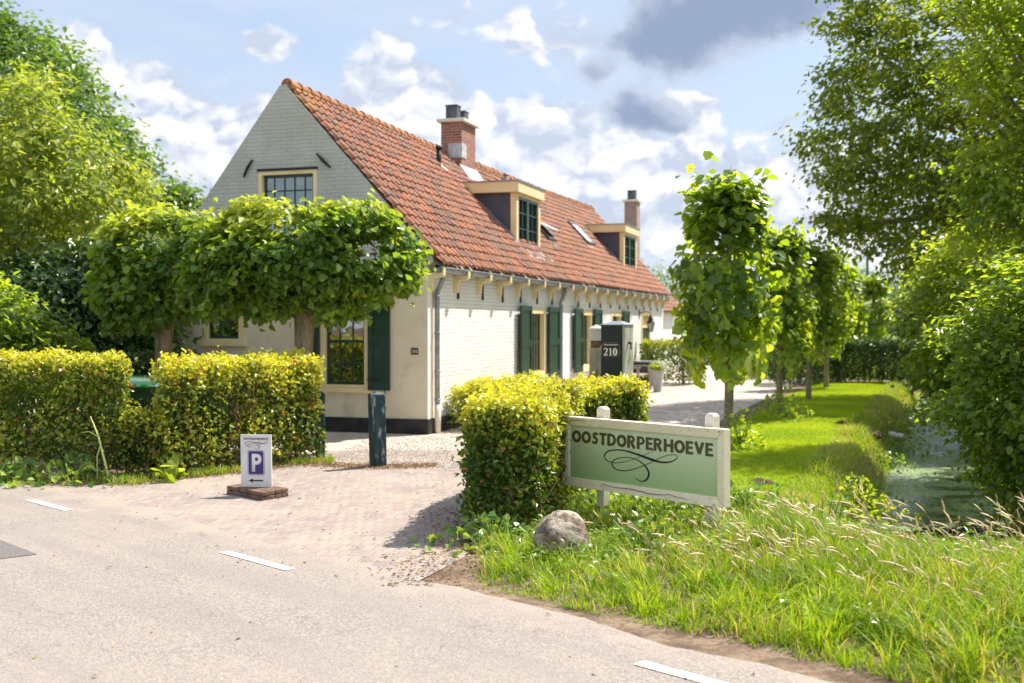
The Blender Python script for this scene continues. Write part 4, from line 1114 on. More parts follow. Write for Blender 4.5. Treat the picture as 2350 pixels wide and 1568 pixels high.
# ------------------------------------------------------------------ the big sign
SD = Vector((.676, -.737, 0)).normalized(); SN = Vector((-SD.y * -1, -SD.x, 0)); SN = Vector((SD.y, -SD.x, 0))
SP0 = Vector((.468, 9.92, 0)) ; SLEN = (Vector((1.645, 8.64, 0)) - SP0).length
FS = lambda a, b, c: (SD.x * a + SN.x * c, SD.y * a + SN.y * c, b)
sgn = thing('name_sign', 'wide green name sign in a cracked cream frame on two posts in the verge', 'sign', SP0)
ZB, ZT = .305, .905; FWD = .075
mb = MB()
mb.fbox(FS, FWD - .01, SLEN - FWD + .01, ZB + FWD - .01, ZT - FWD + .01, .0, .02)
def board_mat():
    m, t, b, out = new_mat('green_sign_face')
    tc = t.node('ShaderNodeTexCoord').outputs['Object']; x, y, z = t.sep(tc)
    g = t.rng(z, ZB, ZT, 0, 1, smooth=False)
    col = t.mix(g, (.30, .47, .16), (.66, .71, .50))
    mold = t.math('MULTIPLY', t.rng(t.noise(tc, 22, 6, .7), .5, .7), t.rng(t.noise(tc, 3, 3), .42, .65, 0, .45))
    col = t.mix(mold, col, (.18, .27, .14))
    col = t.mix(t.rng(t.noise(tc, 120, 3), .5, .7, 0, .2), col, (.30, .40, .26))
    t.set(b.inputs['Base Color'], col); b.inputs['Roughness'].default_value = .35; b.inputs['Specular IOR Level'].default_value = .4
    return m
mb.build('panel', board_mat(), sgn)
# mitred frame
mb = MB()
def mitre(a0, a1, b0, b1, w_, c0, c1):
    o_ = [(a0, b0), (a1, b0), (a1, b1), (a0, b1)]; i_ = [(a0 + w_, b0 + w_), (a1 - w_, b0 + w_), (a1 - w_, b1 - w_), (a0 + w_, b1 - w_)]
    g = .0012
    for k in range(4):
        j = (k + 1) % 4
        P4 = [o_[k], o_[j], i_[j], i_[k]]
        cx = sum(p[0] for p in P4) / 4; cy = sum(p[1] for p in P4) / 4
        P4 = [(p[0] + (cx - p[0]) * g * 3, p[1] + (cy - p[1]) * g * 3) for p in P4]
        hi = [c1, c1, c1 - .014, c1 - .014]
        mb.hexa([FS(*p, c0) for p in P4] + [FS(p[0], p[1], h) for p, h in zip(P4, hi)])
mitre(0, SLEN, ZB, ZT, FWD, -.03, .05)
mb.build('frame', surf('cream_sign_paint', (.80, .70, .49), (.86, .78, .58), 4, .45, 4, .15, .003, (.66, .56, .38), 22), sgn, bevel=.004)
# the cracks in the frame's paint, thin dark splits
def crack(pts, w_=.004):
    mb = MB()
    q_ = []
    for i in range(len(pts) - 1):
        for k in range(5):
            t = k / 5; q_.append((pts[i][0] + (pts[i + 1][0] - pts[i][0]) * t + random.uniform(-.002, .002), pts[i][1] + (pts[i + 1][1] - pts[i][1]) * t + random.uniform(-.004, .004)))
    q_.append(pts[-1]); stroke(mb, q_, [w_ * (.25 + .75 * math.sin(PI * (i + .3) / len(q_))) for i in range(len(q_))], FS, .0475, .003, sub=2)
    mb.build('crack', M_twig, sgn)
crack([(.03, ZT - .045), (.09, ZT - .05), (.12, ZT - .03), (.2, ZT - .025), (.30, ZT - .03)]); crack([(.035, ZT - .05), (.03, ZT - .16), (.045, ZT - .26), (.03, ZT - .34)], .003)
crack([(.02, ZB + .26), (.045, ZB + .2), (.03, ZB + .14)], .003); crack([(.48, ZB + .055), (.6, ZB + .045), (.75, ZB + .05), (.9, ZB + .04), (1.05, ZB + .03), (1.2, ZB + .045), (1.4, ZB + .03)], .006)
crack([(.02, ZB + .02), (.05, ZB + .05), (.055, ZB + .09)], .003); crack([(SLEN - .06, ZT - .03), (SLEN - .03, ZT - .01)], .003)
for (pa) in (Vector((.72, 9.65, 0)), Vector((1.5, 8.8, 0))):
    a = (pa - SP0).dot(SD); mb = MB(); zt = 1.0 if a < .7 else 1.01
    g0 = hz(pa.x, pa.y)
    mb.fbox(FS, a - .042, a + .042, g0 - .2, zt - .02, -.125, -.045)
    mb.hexa([FS(a - .042, zt - .0199, -.125), FS(a + .042, zt - .0199, -.125), FS(a + .042, zt - .0199, -.045), FS(a - .042, zt - .0199, -.045),
             FS(a - .025, zt, -.108), FS(a + .025, zt, -.108), FS(a + .025, zt, -.062), FS(a - .025, zt, -.062)])
    mb.fbox(FS, a - .035, a + .035, ZB + .05, ZT - .05, -.045, -.03)
    mb.build('post', M_white_wood, sgn, bevel=.004)
heavy_text('lettering', 'OOSTDORPERHOEVE', .103, SLEN - 2 * FWD - .075, FS, FWD + .025, ZT - FWD - .145, .0205, M_letter, sgn)
# the swirl: photograph positions turned into sign coordinates
def to_sign(cx, cy, o_=SP0):
    px = (1100 + cx / 2.904) / 1.0894; py = (940 + cy / 2.904) / 1.0894
    d = at(px, py, 1.0) - Vector((0, 0, EYE)); n_ = SN
    base = o_ + SN * .02
    k = (base - Vector((0, 0, EYE))).dot(n_) / d.dot(n_)
    p = Vector((0, 0, EYE)) + d * k - o_
    return (p.dot(SD), p.z)
sw = [(1560, 540), (1480, 577), (1380, 612), (1280, 632), (1215, 615), (1195, 583), (1215, 550), (1275, 537), (1350, 545), (1440, 572), (1530, 605), (1610, 627), (1680, 622), (1720, 598), (1718, 577), (1680, 573), (1615, 588), (1540, 625), (1440, 667), (1350, 688), (1285, 680), (1252, 650), (1260, 615), (1310, 595), (1375, 593), (1440, 615), (1490, 655), (1517, 705), (1503, 750), (1465, 765), (1418, 744)]
swd = [2, 2.5, 3, 4, 6, 9, 9, 8, 9, 13, 17, 12, 8, 5, 4, 4, 4, 4, 4.5, 5, 7, 9, 7, 5, 4.5, 6, 10, 16, 12, 6, 2]
mb = MB(); stroke(mb, [to_sign(*p) for p in sw], [q_ * .00125 for q_ in swd], FS, .0205, .0015); mb.build('flourish', M_ink, sgn)

# ------------------------------------------------------------------ parking sign on its wooden foot
pk = thing('parking_sign', 'small white parking sign standing on a brown wooden foot on the brick apron', 'sign', (-2.53, 11.28, .006))
e1 = Vector((.46, -.46, 0)).normalized(); e2 = Vector((.21, .31, 0)).normalized()
mb = MB()
for k in range(2):
    for i in range(4):
        c_ = e2 * (-.17 + i * .0875); z0 = .002 + k * .042
        a = c_ - e1 * (.325 + random.uniform(-.01, .01)); b = c_ + e1 * (.325 + random.uniform(-.01, .01)); w_ = e2 * .082
        mb.hexa([(*(a).xy, z0), (*(b).xy, z0), (*(b + w_).xy, z0), (*(a + w_).xy, z0), (*(a).xy, z0 + .036), (*(b).xy, z0 + .036), (*(b + w_).xy, z0 + .036), (*(a + w_).xy, z0 + .036)])
M_brownwood = surf('brown_wood', (.10, .06, .04), (.20, .13, .09), 12, .8, 5, .4, .005)
mb.build('wooden_foot', M_brownwood, pk, bevel=.004)
pd = Vector((math.cos(-.12), math.sin(-.12), 0)); pn = Vector((pd.y, -pd.x, 0)); po = Vector((-.005, .0, .08))
lean = .035
FP = lambda a, b, c: tuple(po + pd * (a + .0 * b) + pn * c + Vector((0, 0, b)) - pd * (b * .025) - pn * (b * lean))
PW, PH = .315, .52
mb = MB(); mb.fbox(FP, -PW / 2, PW / 2, 0, PH, -.012, .012)
M_panelw = surf('aluminium_panel', (.62, .61, .60), (.70, .69, .68), 6, .35, 4, .1, .002, metal=.1, spec=.5)
pp = mb.build('panel', M_panelw, pk, bevel=.002)
heavy_text('lettering', 'OOSTDORPERHOEVE', .021, .25, FP, -.125, PH - .052, .0125, M_letter, pp, .001)
mb = MB(); s_ = [(p[0], p[1]) for p in [to_sign(*p) for p in sw]]; mx_ = sum(p[0] for p in s_) / len(s_); my_ = sum(p[1] for p in s_) / len(s_)
stroke(mb, [((p[0] - mx_) * .30, (p[1] - my_) * .30 + PH - .095) for p in s_], [max(q_ * .0005, .0018) for q_ in swd], FP, .0125, .001); mb.build('flourish', M_ink, pp)
M_purple = plain('violet_blue_sign_paint', (.045, .035, .16)); M_pwhite = plain('white_sign_paint', (.76, .75, .74))
def rrect(mb, a0, a1, b0, b1, r, c, th):
    pts = []
    for (cx, cy, s0) in ((a1 - r, b1 - r, 0), (a0 + r, b1 - r, 1), (a0 + r, b0 + r, 2), (a1 - r, b0 + r, 3)):
        for k in range(6): t = (s0 + k / 5) * PI / 2; pts.append((cx + r * math.cos(t), cy + r * math.sin(t)))
    v0 = [Vector(FP(p[0], p[1], c)) for p in pts]; mb.extr(v0, Vector(FP(0, 0, th)) - Vector(FP(0, 0, 0)))
mb = MB(); rrect(mb, -.086, .086, .118, .366, .022, .0125, .001); mb.build('parking_symbol_border', M_purple, pp)
mb = MB(); rrect(mb, -.082, .082, .122, .362, .019, .0137, .0006); mb.build('parking_symbol_line', M_pwhite, pp)
mb = MB(); rrect(mb, -.077, .077, .127, .357, .016, .0145, .0006); mb.build('parking_symbol', M_purple, pp)
text_mesh('letter_p', 'P', .178, .10, FP, -.042, .152, .0153, M_pwhite, pp, .035, .0008)
mb = MB(); mb.extr([FP(*p, .0125) for p in ((.07, .058), (.07, .072), (-.035, .072), (-.035, .087), (-.078, .065), (-.035, .043), (-.035, .058))], Vector(FP(0, 0, .001)) - Vector(FP(0, 0, 0))); mb.build('arrow', M_ink, pp)

# ------------------------------------------------------------------ gate posts and the number post
def square_post(name, label, cat, loc, w_, h_, mat, rot, lean=(0, 0), top=.05, group=None, parts=None):
    root = thing(name, label, cat, loc, rot, group)
    mb = MB(); r = w_ / 2
    q_ = lambda x, y, z: (x + lean[0] * z, y + lean[1] * z, z)
    mb.hexa([q_(-r, -r, -.05), q_(r, -r, -.05), q_(r, r, -.05), q_(-r, r, -.05), q_(-r, -r, h_ - top), q_(r, -r, h_ - top), q_(r, r, h_ - top), q_(-r, r, h_ - top)])
    mb.hexa([q_(-r, -r, h_ - top + .001), q_(r, -r, h_ - top + .001), q_(r, r, h_ - top + .001), q_(-r, r, h_ - top + .001), q_(-r * .35, -r * .35, h_), q_(r * .35, -r * .35, h_), q_(r * .35, r * .35, h_), q_(-r * .35, r * .35, h_)])
    mb.build('shaft', mat, root, bevel=.008)
    return root, q_
b1, q_ = square_post('gate_post', 'short dark teal gate post with scuffed paint standing alone on the apron', 'post', gp(868, 1072), .155, .90, M_teal, math.radians(38), (-.02, .01), .03)
mb = MB(); mb.tube([(.07, .0, .66), (.10, .0, .67), (.105, .0, .72)], .009, 6); mb.build('latch_pin', M_black, b1)
b2, q_ = square_post('gate_post', 'teal gate post half buried in the end of the clipped hedge', 'post', gp(735, 1055), .11, .86, M_teal, math.radians(20), (0, 0), .03)
mb = MB(); mb.box(.056, .062, -.03, .03, .3, .36); mb.build('hinge_plate', M_black, b2)

np_rot = math.radians(-30)
M_darkgreenpost = surf('blackish_green_paint', (.008, .015, .011), (.014, .026, .019), 7, .45, 6, .3, .004, (.10, .055, .03), 5, stretch=(1, 1, .5), lo=.3, hi=.7)
NPL = Vector((1.14, 12.45, 0))
nps = thing('number_post', 'thick dark green house number post with peeling right side behind the hedge', 'post', NPL, np_rot)
mb = MB(); mb.box(-.125, .125, -.125, .10, 0, 1.70); mb.build('shaft', M_darkgreenpost, nps, bevel=.006)
mb = MB(); mb.box(.1255, .155, -.115, .11, 0, 1.695)
M_peel = surf('peeling_paint', (.32, .32, .26), (.50, .48, .40), 11, .85, 6, .7, .008, (.03, .06, .04), 9, stretch=(1, 1, .22))
mb.build('side_board', M_peel, nps, bevel=.003)
mb = MB(); mb.hexa([(-.132, -.132, 1.701), (.162, -.132, 1.701), (.162, .117, 1.701), (-.132, .117, 1.701), (-.03, -.03, 1.738), (.06, -.03, 1.738), (.06, .02, 1.738), (-.03, .02, 1.738)])
mb.box(-.134, .164, -.134, .119, 1.692, 1.701)
mb.build('cap', M_zinc, nps, bevel=.003)
FN = lambda a, b, c: (a, -.125 - c, b)
mb = MB()
def plate_outline(w_, h_, r, cx, cz):
    pts = []
    for (sx, sy, a0) in ((1, 1, 180), (-1, 1, 270), (-1, -1, 0), (1, -1, 90)):
        seq = [90 + a0 + k * (-18) for k in range(6)] if False else None
    for (sx, sy) in ((1, 1), (-1, 1), (-1, -1), (1, -1)):
        arc = [(cx + sx * (w_ / 2 - r * math.cos(t)), cz + sy * (h_ / 2 - r * math.sin(t))) for t in [k * PI / 10 for k in range(6)]]
        if sx * sy > 0: arc = arc[::-1]
        pts += arc
    return pts
po_ = plate_outline(.225, .158, .022, -.004, 1.43)
mb.extr([FN(p[0], p[1], .001) for p in po_], (0, -.006, 0)); npl = mb.build('number_plate', M_plate, nps)
mb = MB(); pi_ = plate_outline(.213, .146, .024, -.004, 1.43); stroke(mb, pi_, [.0022] * len(pi_), FN, .0075, .0008, closed=True, sub=1)
mb.build('plate_border', plain('copper_line', (.45, .32, .24)), npl)
# the numbers 2 1 0 with thick and thin strokes and slab feet
mb = MB(); ds = .082; z0 = 1.364
def dg(pts, ws, ox, closed=False, sub=6): stroke(mb, [(ox + p[0] * ds, z0 + p[1] * ds) for p in pts], [v * ds for v in ws], FN, .0075 + random.uniform(0, .0004), .001, closed, sub)
ox = -.086
dg([(.06, .74), (.10, .90), (.26, .97), (.42, .90), (.48, .72), (.40, .50), (.22, .28), (.06, .09)], [.13, .09, .08, .13, .17, .15, .09, .06], ox)
dg([(.04, .07), (.50, .07)], [.14, .14], ox, sub=1); dg([(.50, .02), (.53, .26)], [.06, .05], ox, sub=1)
ox = -.024
dg([(.22, .04), (.22, .96)], [.17, .17], ox, sub=1); dg([(.03, .03), (.41, .03)], [.06, .06], ox, sub=1); dg([(.04, .84), (.22, .95)], [.06, .06], ox, sub=1)
ox = .026
dg([(.27 + .21 * math.cos(t), .49 + .46 * math.sin(t)) for t in [k * PI / 8 for k in range(16)]], [.17 * abs(math.cos(k * PI / 8)) ** .8 + .05 for k in range(16)], ox, True, 3)
mb.build('digits', M_signwhite, npl)
text_mesh('plate_lettering', 'Oostdorperhoeve', .022, .165, FN, -.087, 1.468, .0075, M_signwhite, npl, .02, .001)
mb = MB(); mb.tube([(.155, -.02, 1.50), (.19, -.03, 1.50)], .012, 8); mb.tube([(.19, -.03, 1.505), (.19, -.03, 1.43)], .009, 6); mb.build('bolt', M_black, nps)

wp = thing('wooden_gate_post', 'weathered grey wooden post with a notched neck and pale cap beside the number post', 'post', at(1369, 1000, 12.7).xy.to_3d(), math.radians(-12))
mb = MB(); mb.box(-.075, .065, -.07, .07, 0, 1.44); mb.box(.066, .082, -.05, .03, 1.2, 1.42); mb.build('shaft', M_postwood, wp, bevel=.01)
mb = MB(); mb.box(-.06, .05, -.055, .055, 1.44, 1.52); mb.build('neck', M_twig, wp)
mb = MB(); mb.box(-.078, .078, -.075, .075, 1.52, 1.655); mb.hexa([(-.078, -.075, 1.656), (.078, -.075, 1.656), (.078, .075, 1.656), (-.078, .075, 1.656), (-.01, -.01, 1.70), (.01, -.01, 1.70), (.01, .01, 1.70), (-.01, .01, 1.70)])
mb.build('cap', surf('pale_weathered_wood', (.42, .40, .30), (.62, .60, .52), 9, .8, 6, .5, .008, (.16, .13, .10), 14), wp, bevel=.005)

# ------------------------------------------------------------------ bins
def wheelie(label, loc, rot, body, lid, marks, group='wheeled bins behind the hedge'):
    r = thing('wheelie_bin', label, 'bin', loc, rot, group)
    mb = MB(); mb.hexa([(-.20, -.24, .06), (.20, -.24, .06), (.20, .22, .06), (-.20, .22, .06), (-.235, -.29, .92), (.235, -.29, .92), (.235, .29, .92), (-.235, .29, .92)])
    mb.box(-.08, .08, -.305, -.27, .15, .82); mb.box(-.245, .245, -.30, .30, .89, .945); mb.build('body', body, r, bevel=.012)
    mb = MB(); mb.hexa([(-.25, -.32, .946), (.25, -.32, .946), (.25, .32, .946), (-.25, .32, .946), (-.22, -.27, 1.03), (.22, -.27, 1.03), (.23, .33, 1.06), (-.23, .33, 1.06)])
    ld = mb.build('lid', lid, r, bevel=.015)
    if marks:
        for (a, m) in ((-.09, M_orange), (.10, M_gsticker)):
            mb = MB(); mb.box(a - .045, a + .045, -.326, -.318, .955, .985); mb.build('sticker', m, ld)
    for s_ in (-1, 1):
        mb = MB(); mb.tube([(s_ * .20, .24, .10), (s_ * .245, .24, .10)], [.10, .10], 16); mb.build('wheel', M_black, r)
    mb = MB(); mb.tube([(-.2, .36, .93), (.2, .36, .93)], .016, 8); mb.build('handle', M_black, r)
    return r
wheelie('green wheeled bin with a pale lid in the gap between the hedges', (at(326, 900, 13.9).x, 13.9, 0), .08, M_bin, M_binlid, True)
wheelie('blue wheeled bin glimpsed through the low part of the hedge', (at(372, 900, 14.15).x, 14.15, -.2), .25, M_blue, M_blue, False)

# ------------------------------------------------------------------ boulder
bs = thing('boulder', 'round pale boulder with dark cracks in the grass before the name sign', 'stone', (.36, 8.17, hz(.36, 8.17) - .035), .4)
bm = bmesh.new(); bmesh.ops.create_icosphere(bm, subdivisions=5, radius=1.0)
for v in bm.verts:
    p = v.co.normalized(); f = 1 + .07 * mnoise.noise(p * 1.6) + .03 * mnoise.noise(p * 5) + .012 * mnoise.noise(p * 15)
    f -= .05 * max(0, 1 - abs(p.x * .4 + p.z * .9 - .62 + .1 * mnoise.noise(p * 4)) * 14)
    q2 = Vector((p.x * .20, p.y * .19, p.z * .205)) * f; q2.x = math.copysign(abs(q2.x) ** .95 * .2 ** .05, q2.x); v.co = q2 + Vector((0, 0, .16))
me = bpy.data.meshes.new('stone'); bm.to_mesh(me); bm.free(); me.materials.append(M_stone)
for p in me.polygons: p.use_smooth = True
link(bpy.data.objects.new('stone', me), bs)

# ------------------------------------------------------------------ bench, planter, barrel by the wall
bn = thing('garden_bench', 'weathered wooden garden bench against the white farmhouse wall', 'bench', local(.75, 12.3), HR - PI / 2 + PI)
# own axes: x along the wall, y towards the wall's outside is -y
mb = MB()
for k in range(5): mb.box(-.72, .72, -.22 + k * .10, -.22 + k * .10 + .085, .40, .43)
mb.build('seat', M_teak, bn, bevel=.004)
mb = MB()
for k in range(12): x = -.66 + k * .12; mb.hexa([(x - .025, .25, .50), (x + .025, .25, .50), (x + .025, .27, .50), (x - .025, .27, .50), (x - .025, .33, .84), (x + .025, .33, .84), (x + .025, .35, .84), (x - .025, .35, .84)])
mb.box(-.75, .75, .325, .365, .84, .92); mb.box(-.75, .75, .24, .275, .46, .51); mb.build('backrest', M_teak, bn, bevel=.004)
for s_ in (-1, 1):
    x = s_ * .74
    mb = MB(); mb.hexa([(x - .03, .30, 0), (x + .03, .30, 0), (x + .03, .36, 0), (x - .03, .36, 0), (x - .03, .24, .42), (x + .03, .24, .42), (x + .03, .30, .42), (x - .03, .30, .42)])
    mb.hexa([(x - .03, .24, .421), (x + .03, .24, .421), (x + .03, .30, .421), (x - .03, .30, .421), (x - .03, .33, .9), (x + .03, .33, .9), (x + .03, .38, .9), (x - .03, .38, .9)]); mb.build('leg', M_teak, bn, bevel=.004)
    mb = MB(); mb.hexa([(x - .03, -.30, 0), (x + .03, -.30, 0), (x + .03, -.24, 0), (x - .03, -.24, 0), (x - .03, -.26, .60), (x + .03, -.26, .60), (x + .03, -.20, .60), (x - .03, -.20, .60)]); mb.build('leg', M_teak, bn, bevel=.004)
    mb = MB(); mb.box(x - .04, x + .04, -.30, .33, .601, .635); mb.box(x - .02, x + .02, -.22, .25, .33, .40); mb.build('armrest', M_teak, bn, bevel=.005)

pt = thing('planter', 'tall tapered grey planter on the gravel beside the bench', 'planter', local(1.37, 12.15), HR)
mb = MB(); mb.hexa([(-.09, -.09, 0), (.09, -.09, 0), (.09, .09, 0), (-.09, .09, 0), (-.145, -.145, .52), (.145, -.145, .52), (.145, .145, .52), (-.145, .145, .52)])
mb.build('pot', M_paleplant, pt, bevel=.008)
mb = MB(); mb.box(-.155, .155, -.155, .155, .52, .545); mb.build('rim', M_paleplant, pt, bevel=.005)
fl = thing('flowering_plant', 'white flowers and grassy tufts growing in the grey planter', 'plant', local(1.37, 12.15, .53), HR)
k = 260; P = rng.normal(size=(k, 3)) * np.array([.09, .12, .05]) + np.array([0, 0, .10]); 
leaves_obj('foliage', P, unit(rdir(k) + [0, 0, .6]), rdir(k), rng.uniform(.05, .12, k), rng.uniform(.015, .03, k), rng.uniform(0, 1, (k, 3)) * [1, .7, 1], M_bush, fl)
k = 240; P = rng.normal(size=(k, 3)) * np.array([.08, .10, .05]) + np.array([.06, .05, .14])
leaves_obj('blossoms', P, rdir(k), unit(rdir(k) + [0, 0, .8]), np.full(k, .05), np.full(k, .045), rng.uniform(0, 1, (k, 3)) * [1, .2, 1], M_petal, fl)

br_ = thing('barrel', 'dark barrel with a round pale rimmed top beside the farmhouse door', 'barrel', local(.55, 14.6), HR)
mb = MB(); mb.tube([(0, 0, 0), (0, 0, .2), (0, 0, .4), (0, 0, .6), (0, 0, .66)], [.27, .30, .31, .30, .28], 24); mb.build('body', plain('dark_barrel', (.04, .038, .045)), br_, smooth=False)
mb = MB(); mb.tube([(0, 0, .661), (0, 0, .70)], [.34, .34], 24); mb.build('top', M_zinc, br_)

# ------------------------------------------------------------------ drain pipe, molehills
dpz = thing('drain_pipe', 'short white drain pipe sticking out of the ditch bank', 'pipe', (ditch_c(20.2) - .78, 20.2, -.30))
mb = MB(); mb.tube([(-.3, .1, .05), (.0, 0, .0)], [.05, .05], 14, cap=False); mb.tube([(-.29, .097, .048), (-.02, .007, .0)], [.042, .042], 14, cap=True); mb.build('pipe', M_pwhite, dpz, smooth=True)
for i, (px, py, r_) in enumerate(((1940, 979, .16), (1995, 991, .2), (1748, 1112, .14))):
    p = gp(px, py); bm = bmesh.new(); bmesh.ops.create_icosphere(bm, subdivisions=3, radius=r_)
    for v in bm.verts:
        v.co.z = v.co.z * .4 ; v.co *= 1 + .35 * mnoise.noise(v.co * 14 + Vector((i, 0, 0))); 
    me = bpy.data.meshes.new('molehill'); bm.to_mesh(me); bm.free(); me.materials.append(plain('molehill_soil%d' % i, (.09, .06, .04), .95, .1))
    o = link(bpy.data.objects.new('molehill', me)); o.location = (p.x, p.y, hz(p.x, p.y))
    tag(o, ['smaller heap of dark soil on the lawn, farther from the ditch', 'larger heap of dark soil on the lawn near the ditch bank', 'heap of soil in the shade on the lawn just behind the name sign'][i], 'molehill', 'molehills on the lawn')

# ------------------------------------------------------------------ car parked at the end of the drive
car = thing('parked_car', 'silver car parked on the gravel behind the lime trees', 'car', (9.15, 48.2, 0), math.radians(8))
M_silver = plain('silver_car_paint', (.55, .56, .58), .25, .6); MATS['silver_car_paint'].node_tree.nodes['Principled BSDF'].inputs['Metallic'].default_value = .6
side = [(-2.1, .32), (-2.12, .62), (-1.95, .78), (-1.25, .88), (-.65, 1.33), (-.1, 1.44), (.75, 1.42), (1.45, 1.02), (2.0, .92), (2.12, .62), (2.08, .32)]
mb = MB()
L_ = [(x, -.82 + (.14 if z > .95 else 0), z) for x, z in side]; R_ = [(x, .82 - (.14 if z > .95 else 0), z) for x, z in side]; n = len(side)
mb.add(L_ + R_, [tuple(range(n)), tuple(range(n, 2 * n))[::-1]] + [(i, (i + 1) % n, n + (i + 1) % n, n + i) for i in range(n)])
mb.build('body', M_silver, car, bevel=.05)
for s_ in (-1, 1):
    mb = MB(); y0 = s_ * .70; y1 = s_ * .785
    mb.extr([(-.98, y1 * .985, .95), (-.55, y0, 1.30), (.0, y0, 1.37), (.0, y1 * .985, .95)], (0, s_ * .012, 0)); mb.extr([(.06, y1 * .985, .95), (.06, y0, 1.37), (.70, y0, 1.36), (1.2, y1 * .985, 1.0)], (0, s_ * .012, 0)); mb.build('window', M_plate, car)
    for x in (-1.32, 1.32):
        mb = MB(); mb.tube([(x, s_ * .66, .31), (x, s_ * .84, .31)], [.31, .31], 20); wh = mb.build('wheel', M_black, car)
        mb = MB(); mb.tube([(x, s_ * .841, .31), (x, s_ * .85, .31)], [.19, .17], 14); mb.build('rim', M_silver, wh)
mb = MB(); mb.hexa([(-1.22, -.62, .90), (-1.22, .62, .90), (-.70, .56, 1.31), (-.70, -.56, 1.31), (-1.24, -.62, .92), (-1.24, .62, .92), (-.72, .56, 1.33), (-.72, -.56, 1.33)]); mb.build('windscreen', M_plate, car)

# ------------------------------------------------------------------ far poles
for i, (px, top, Yd, r_) in enumerate(((1990, 560, 60, .10), (2021, 600, 75, .09))):
    x = at(px, 700, Yd).x; zt = at(px, top, Yd).z
    po2 = thing('pole', ['taller dark pole rising beyond the far hedge', 'thinner pale pole rising beyond the far hedge'][i], 'pole', (x, Yd, 0))
    mb = MB(); mb.tube([(0, 0, 0), (0, 0, zt * .6), (0, 0, zt)], [r_, r_ * .8, r_ * .6], 10); mb.build('mast', [M_bin, M_zinc][i], po2, smooth=True)
    mb = MB(); mb.tube([(0, 0, zt), (.5, 0, zt + .1)], r_ * .4, 6); mb.box(.4, .95, -.12, .12, zt + .06, zt + .16); mb.build('lamp_head', M_zinc, po2)
# ------------------------------------------------------------------ hedges
g2 = gp(336, 1100); g3 = gp(722, 1062)
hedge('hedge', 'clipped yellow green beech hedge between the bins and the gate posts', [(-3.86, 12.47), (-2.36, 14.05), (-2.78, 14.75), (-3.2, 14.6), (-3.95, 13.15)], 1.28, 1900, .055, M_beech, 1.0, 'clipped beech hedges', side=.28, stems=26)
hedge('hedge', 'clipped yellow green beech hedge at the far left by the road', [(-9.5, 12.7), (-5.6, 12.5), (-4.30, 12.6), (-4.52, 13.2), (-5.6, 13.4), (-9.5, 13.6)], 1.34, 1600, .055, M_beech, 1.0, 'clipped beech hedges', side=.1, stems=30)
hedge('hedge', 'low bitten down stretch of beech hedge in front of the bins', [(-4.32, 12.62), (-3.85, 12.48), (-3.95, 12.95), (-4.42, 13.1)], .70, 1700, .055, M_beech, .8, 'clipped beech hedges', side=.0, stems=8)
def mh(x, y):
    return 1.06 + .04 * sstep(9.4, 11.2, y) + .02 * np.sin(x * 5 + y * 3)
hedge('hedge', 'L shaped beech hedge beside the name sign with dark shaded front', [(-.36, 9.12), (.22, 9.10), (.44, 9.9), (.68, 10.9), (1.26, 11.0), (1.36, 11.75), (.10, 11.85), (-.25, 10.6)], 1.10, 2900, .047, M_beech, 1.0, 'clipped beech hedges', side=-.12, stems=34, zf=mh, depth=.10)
wb = [local(.12, .75), local(.75, .75), local(.85, 4.4), local(.12, 4.4)]
hedge('hedge', 'low orange tipped hedge along the foot of the white farmhouse wall', [(p.x, p.y) for p in wb], .68, 700, .07, M_beech, 1.1, 'hedges along the farmhouse', stems=14, rough=.09)
wb = [local(.25, 15.6), local(1.75, 15.4), local(1.9, 17.0), local(.3, 17.0)]
hedge('hedge', 'box shaped hedge beyond the farmhouse door and planter', [(p.x, p.y) for p in wb], 1.2, 420, .08, M_beech, .6, 'hedges along the farmhouse', stems=10)
hedge('hedge', 'dark hedge with bare lower stems at the far end of the lawn', [(9.0, 32.8), (10.6, 32.2), (11.9, 30.6), (12.8, 31.2), (11.4, 33.2), (9.2, 33.9)], 1.20, 800, .08, M_laurel, .12, 'hedges at the end of the lawn', stems=44, thin_below=1.0, inner=.5)
hedge('hedge', 'dark rounded hedge behind the third lime of the row', [(7.35, 31.2), (8.7, 31.4), (9.0, 33.4), (7.5, 33.2)], 1.12, 320, .09, M_laurel, .5, 'hedges at the end of the lawn', stems=16, rough=.1)
hedge('hedge', 'dark green hedge seen through the gap above the green bin', [(-7.2, 17.2), (-4.9, 17.0), (-4.9, 17.9), (-7.2, 18.1)], 1.22, 380, .085, M_laurel, .3, 'dark shrubs left of the farmhouse', stems=10)

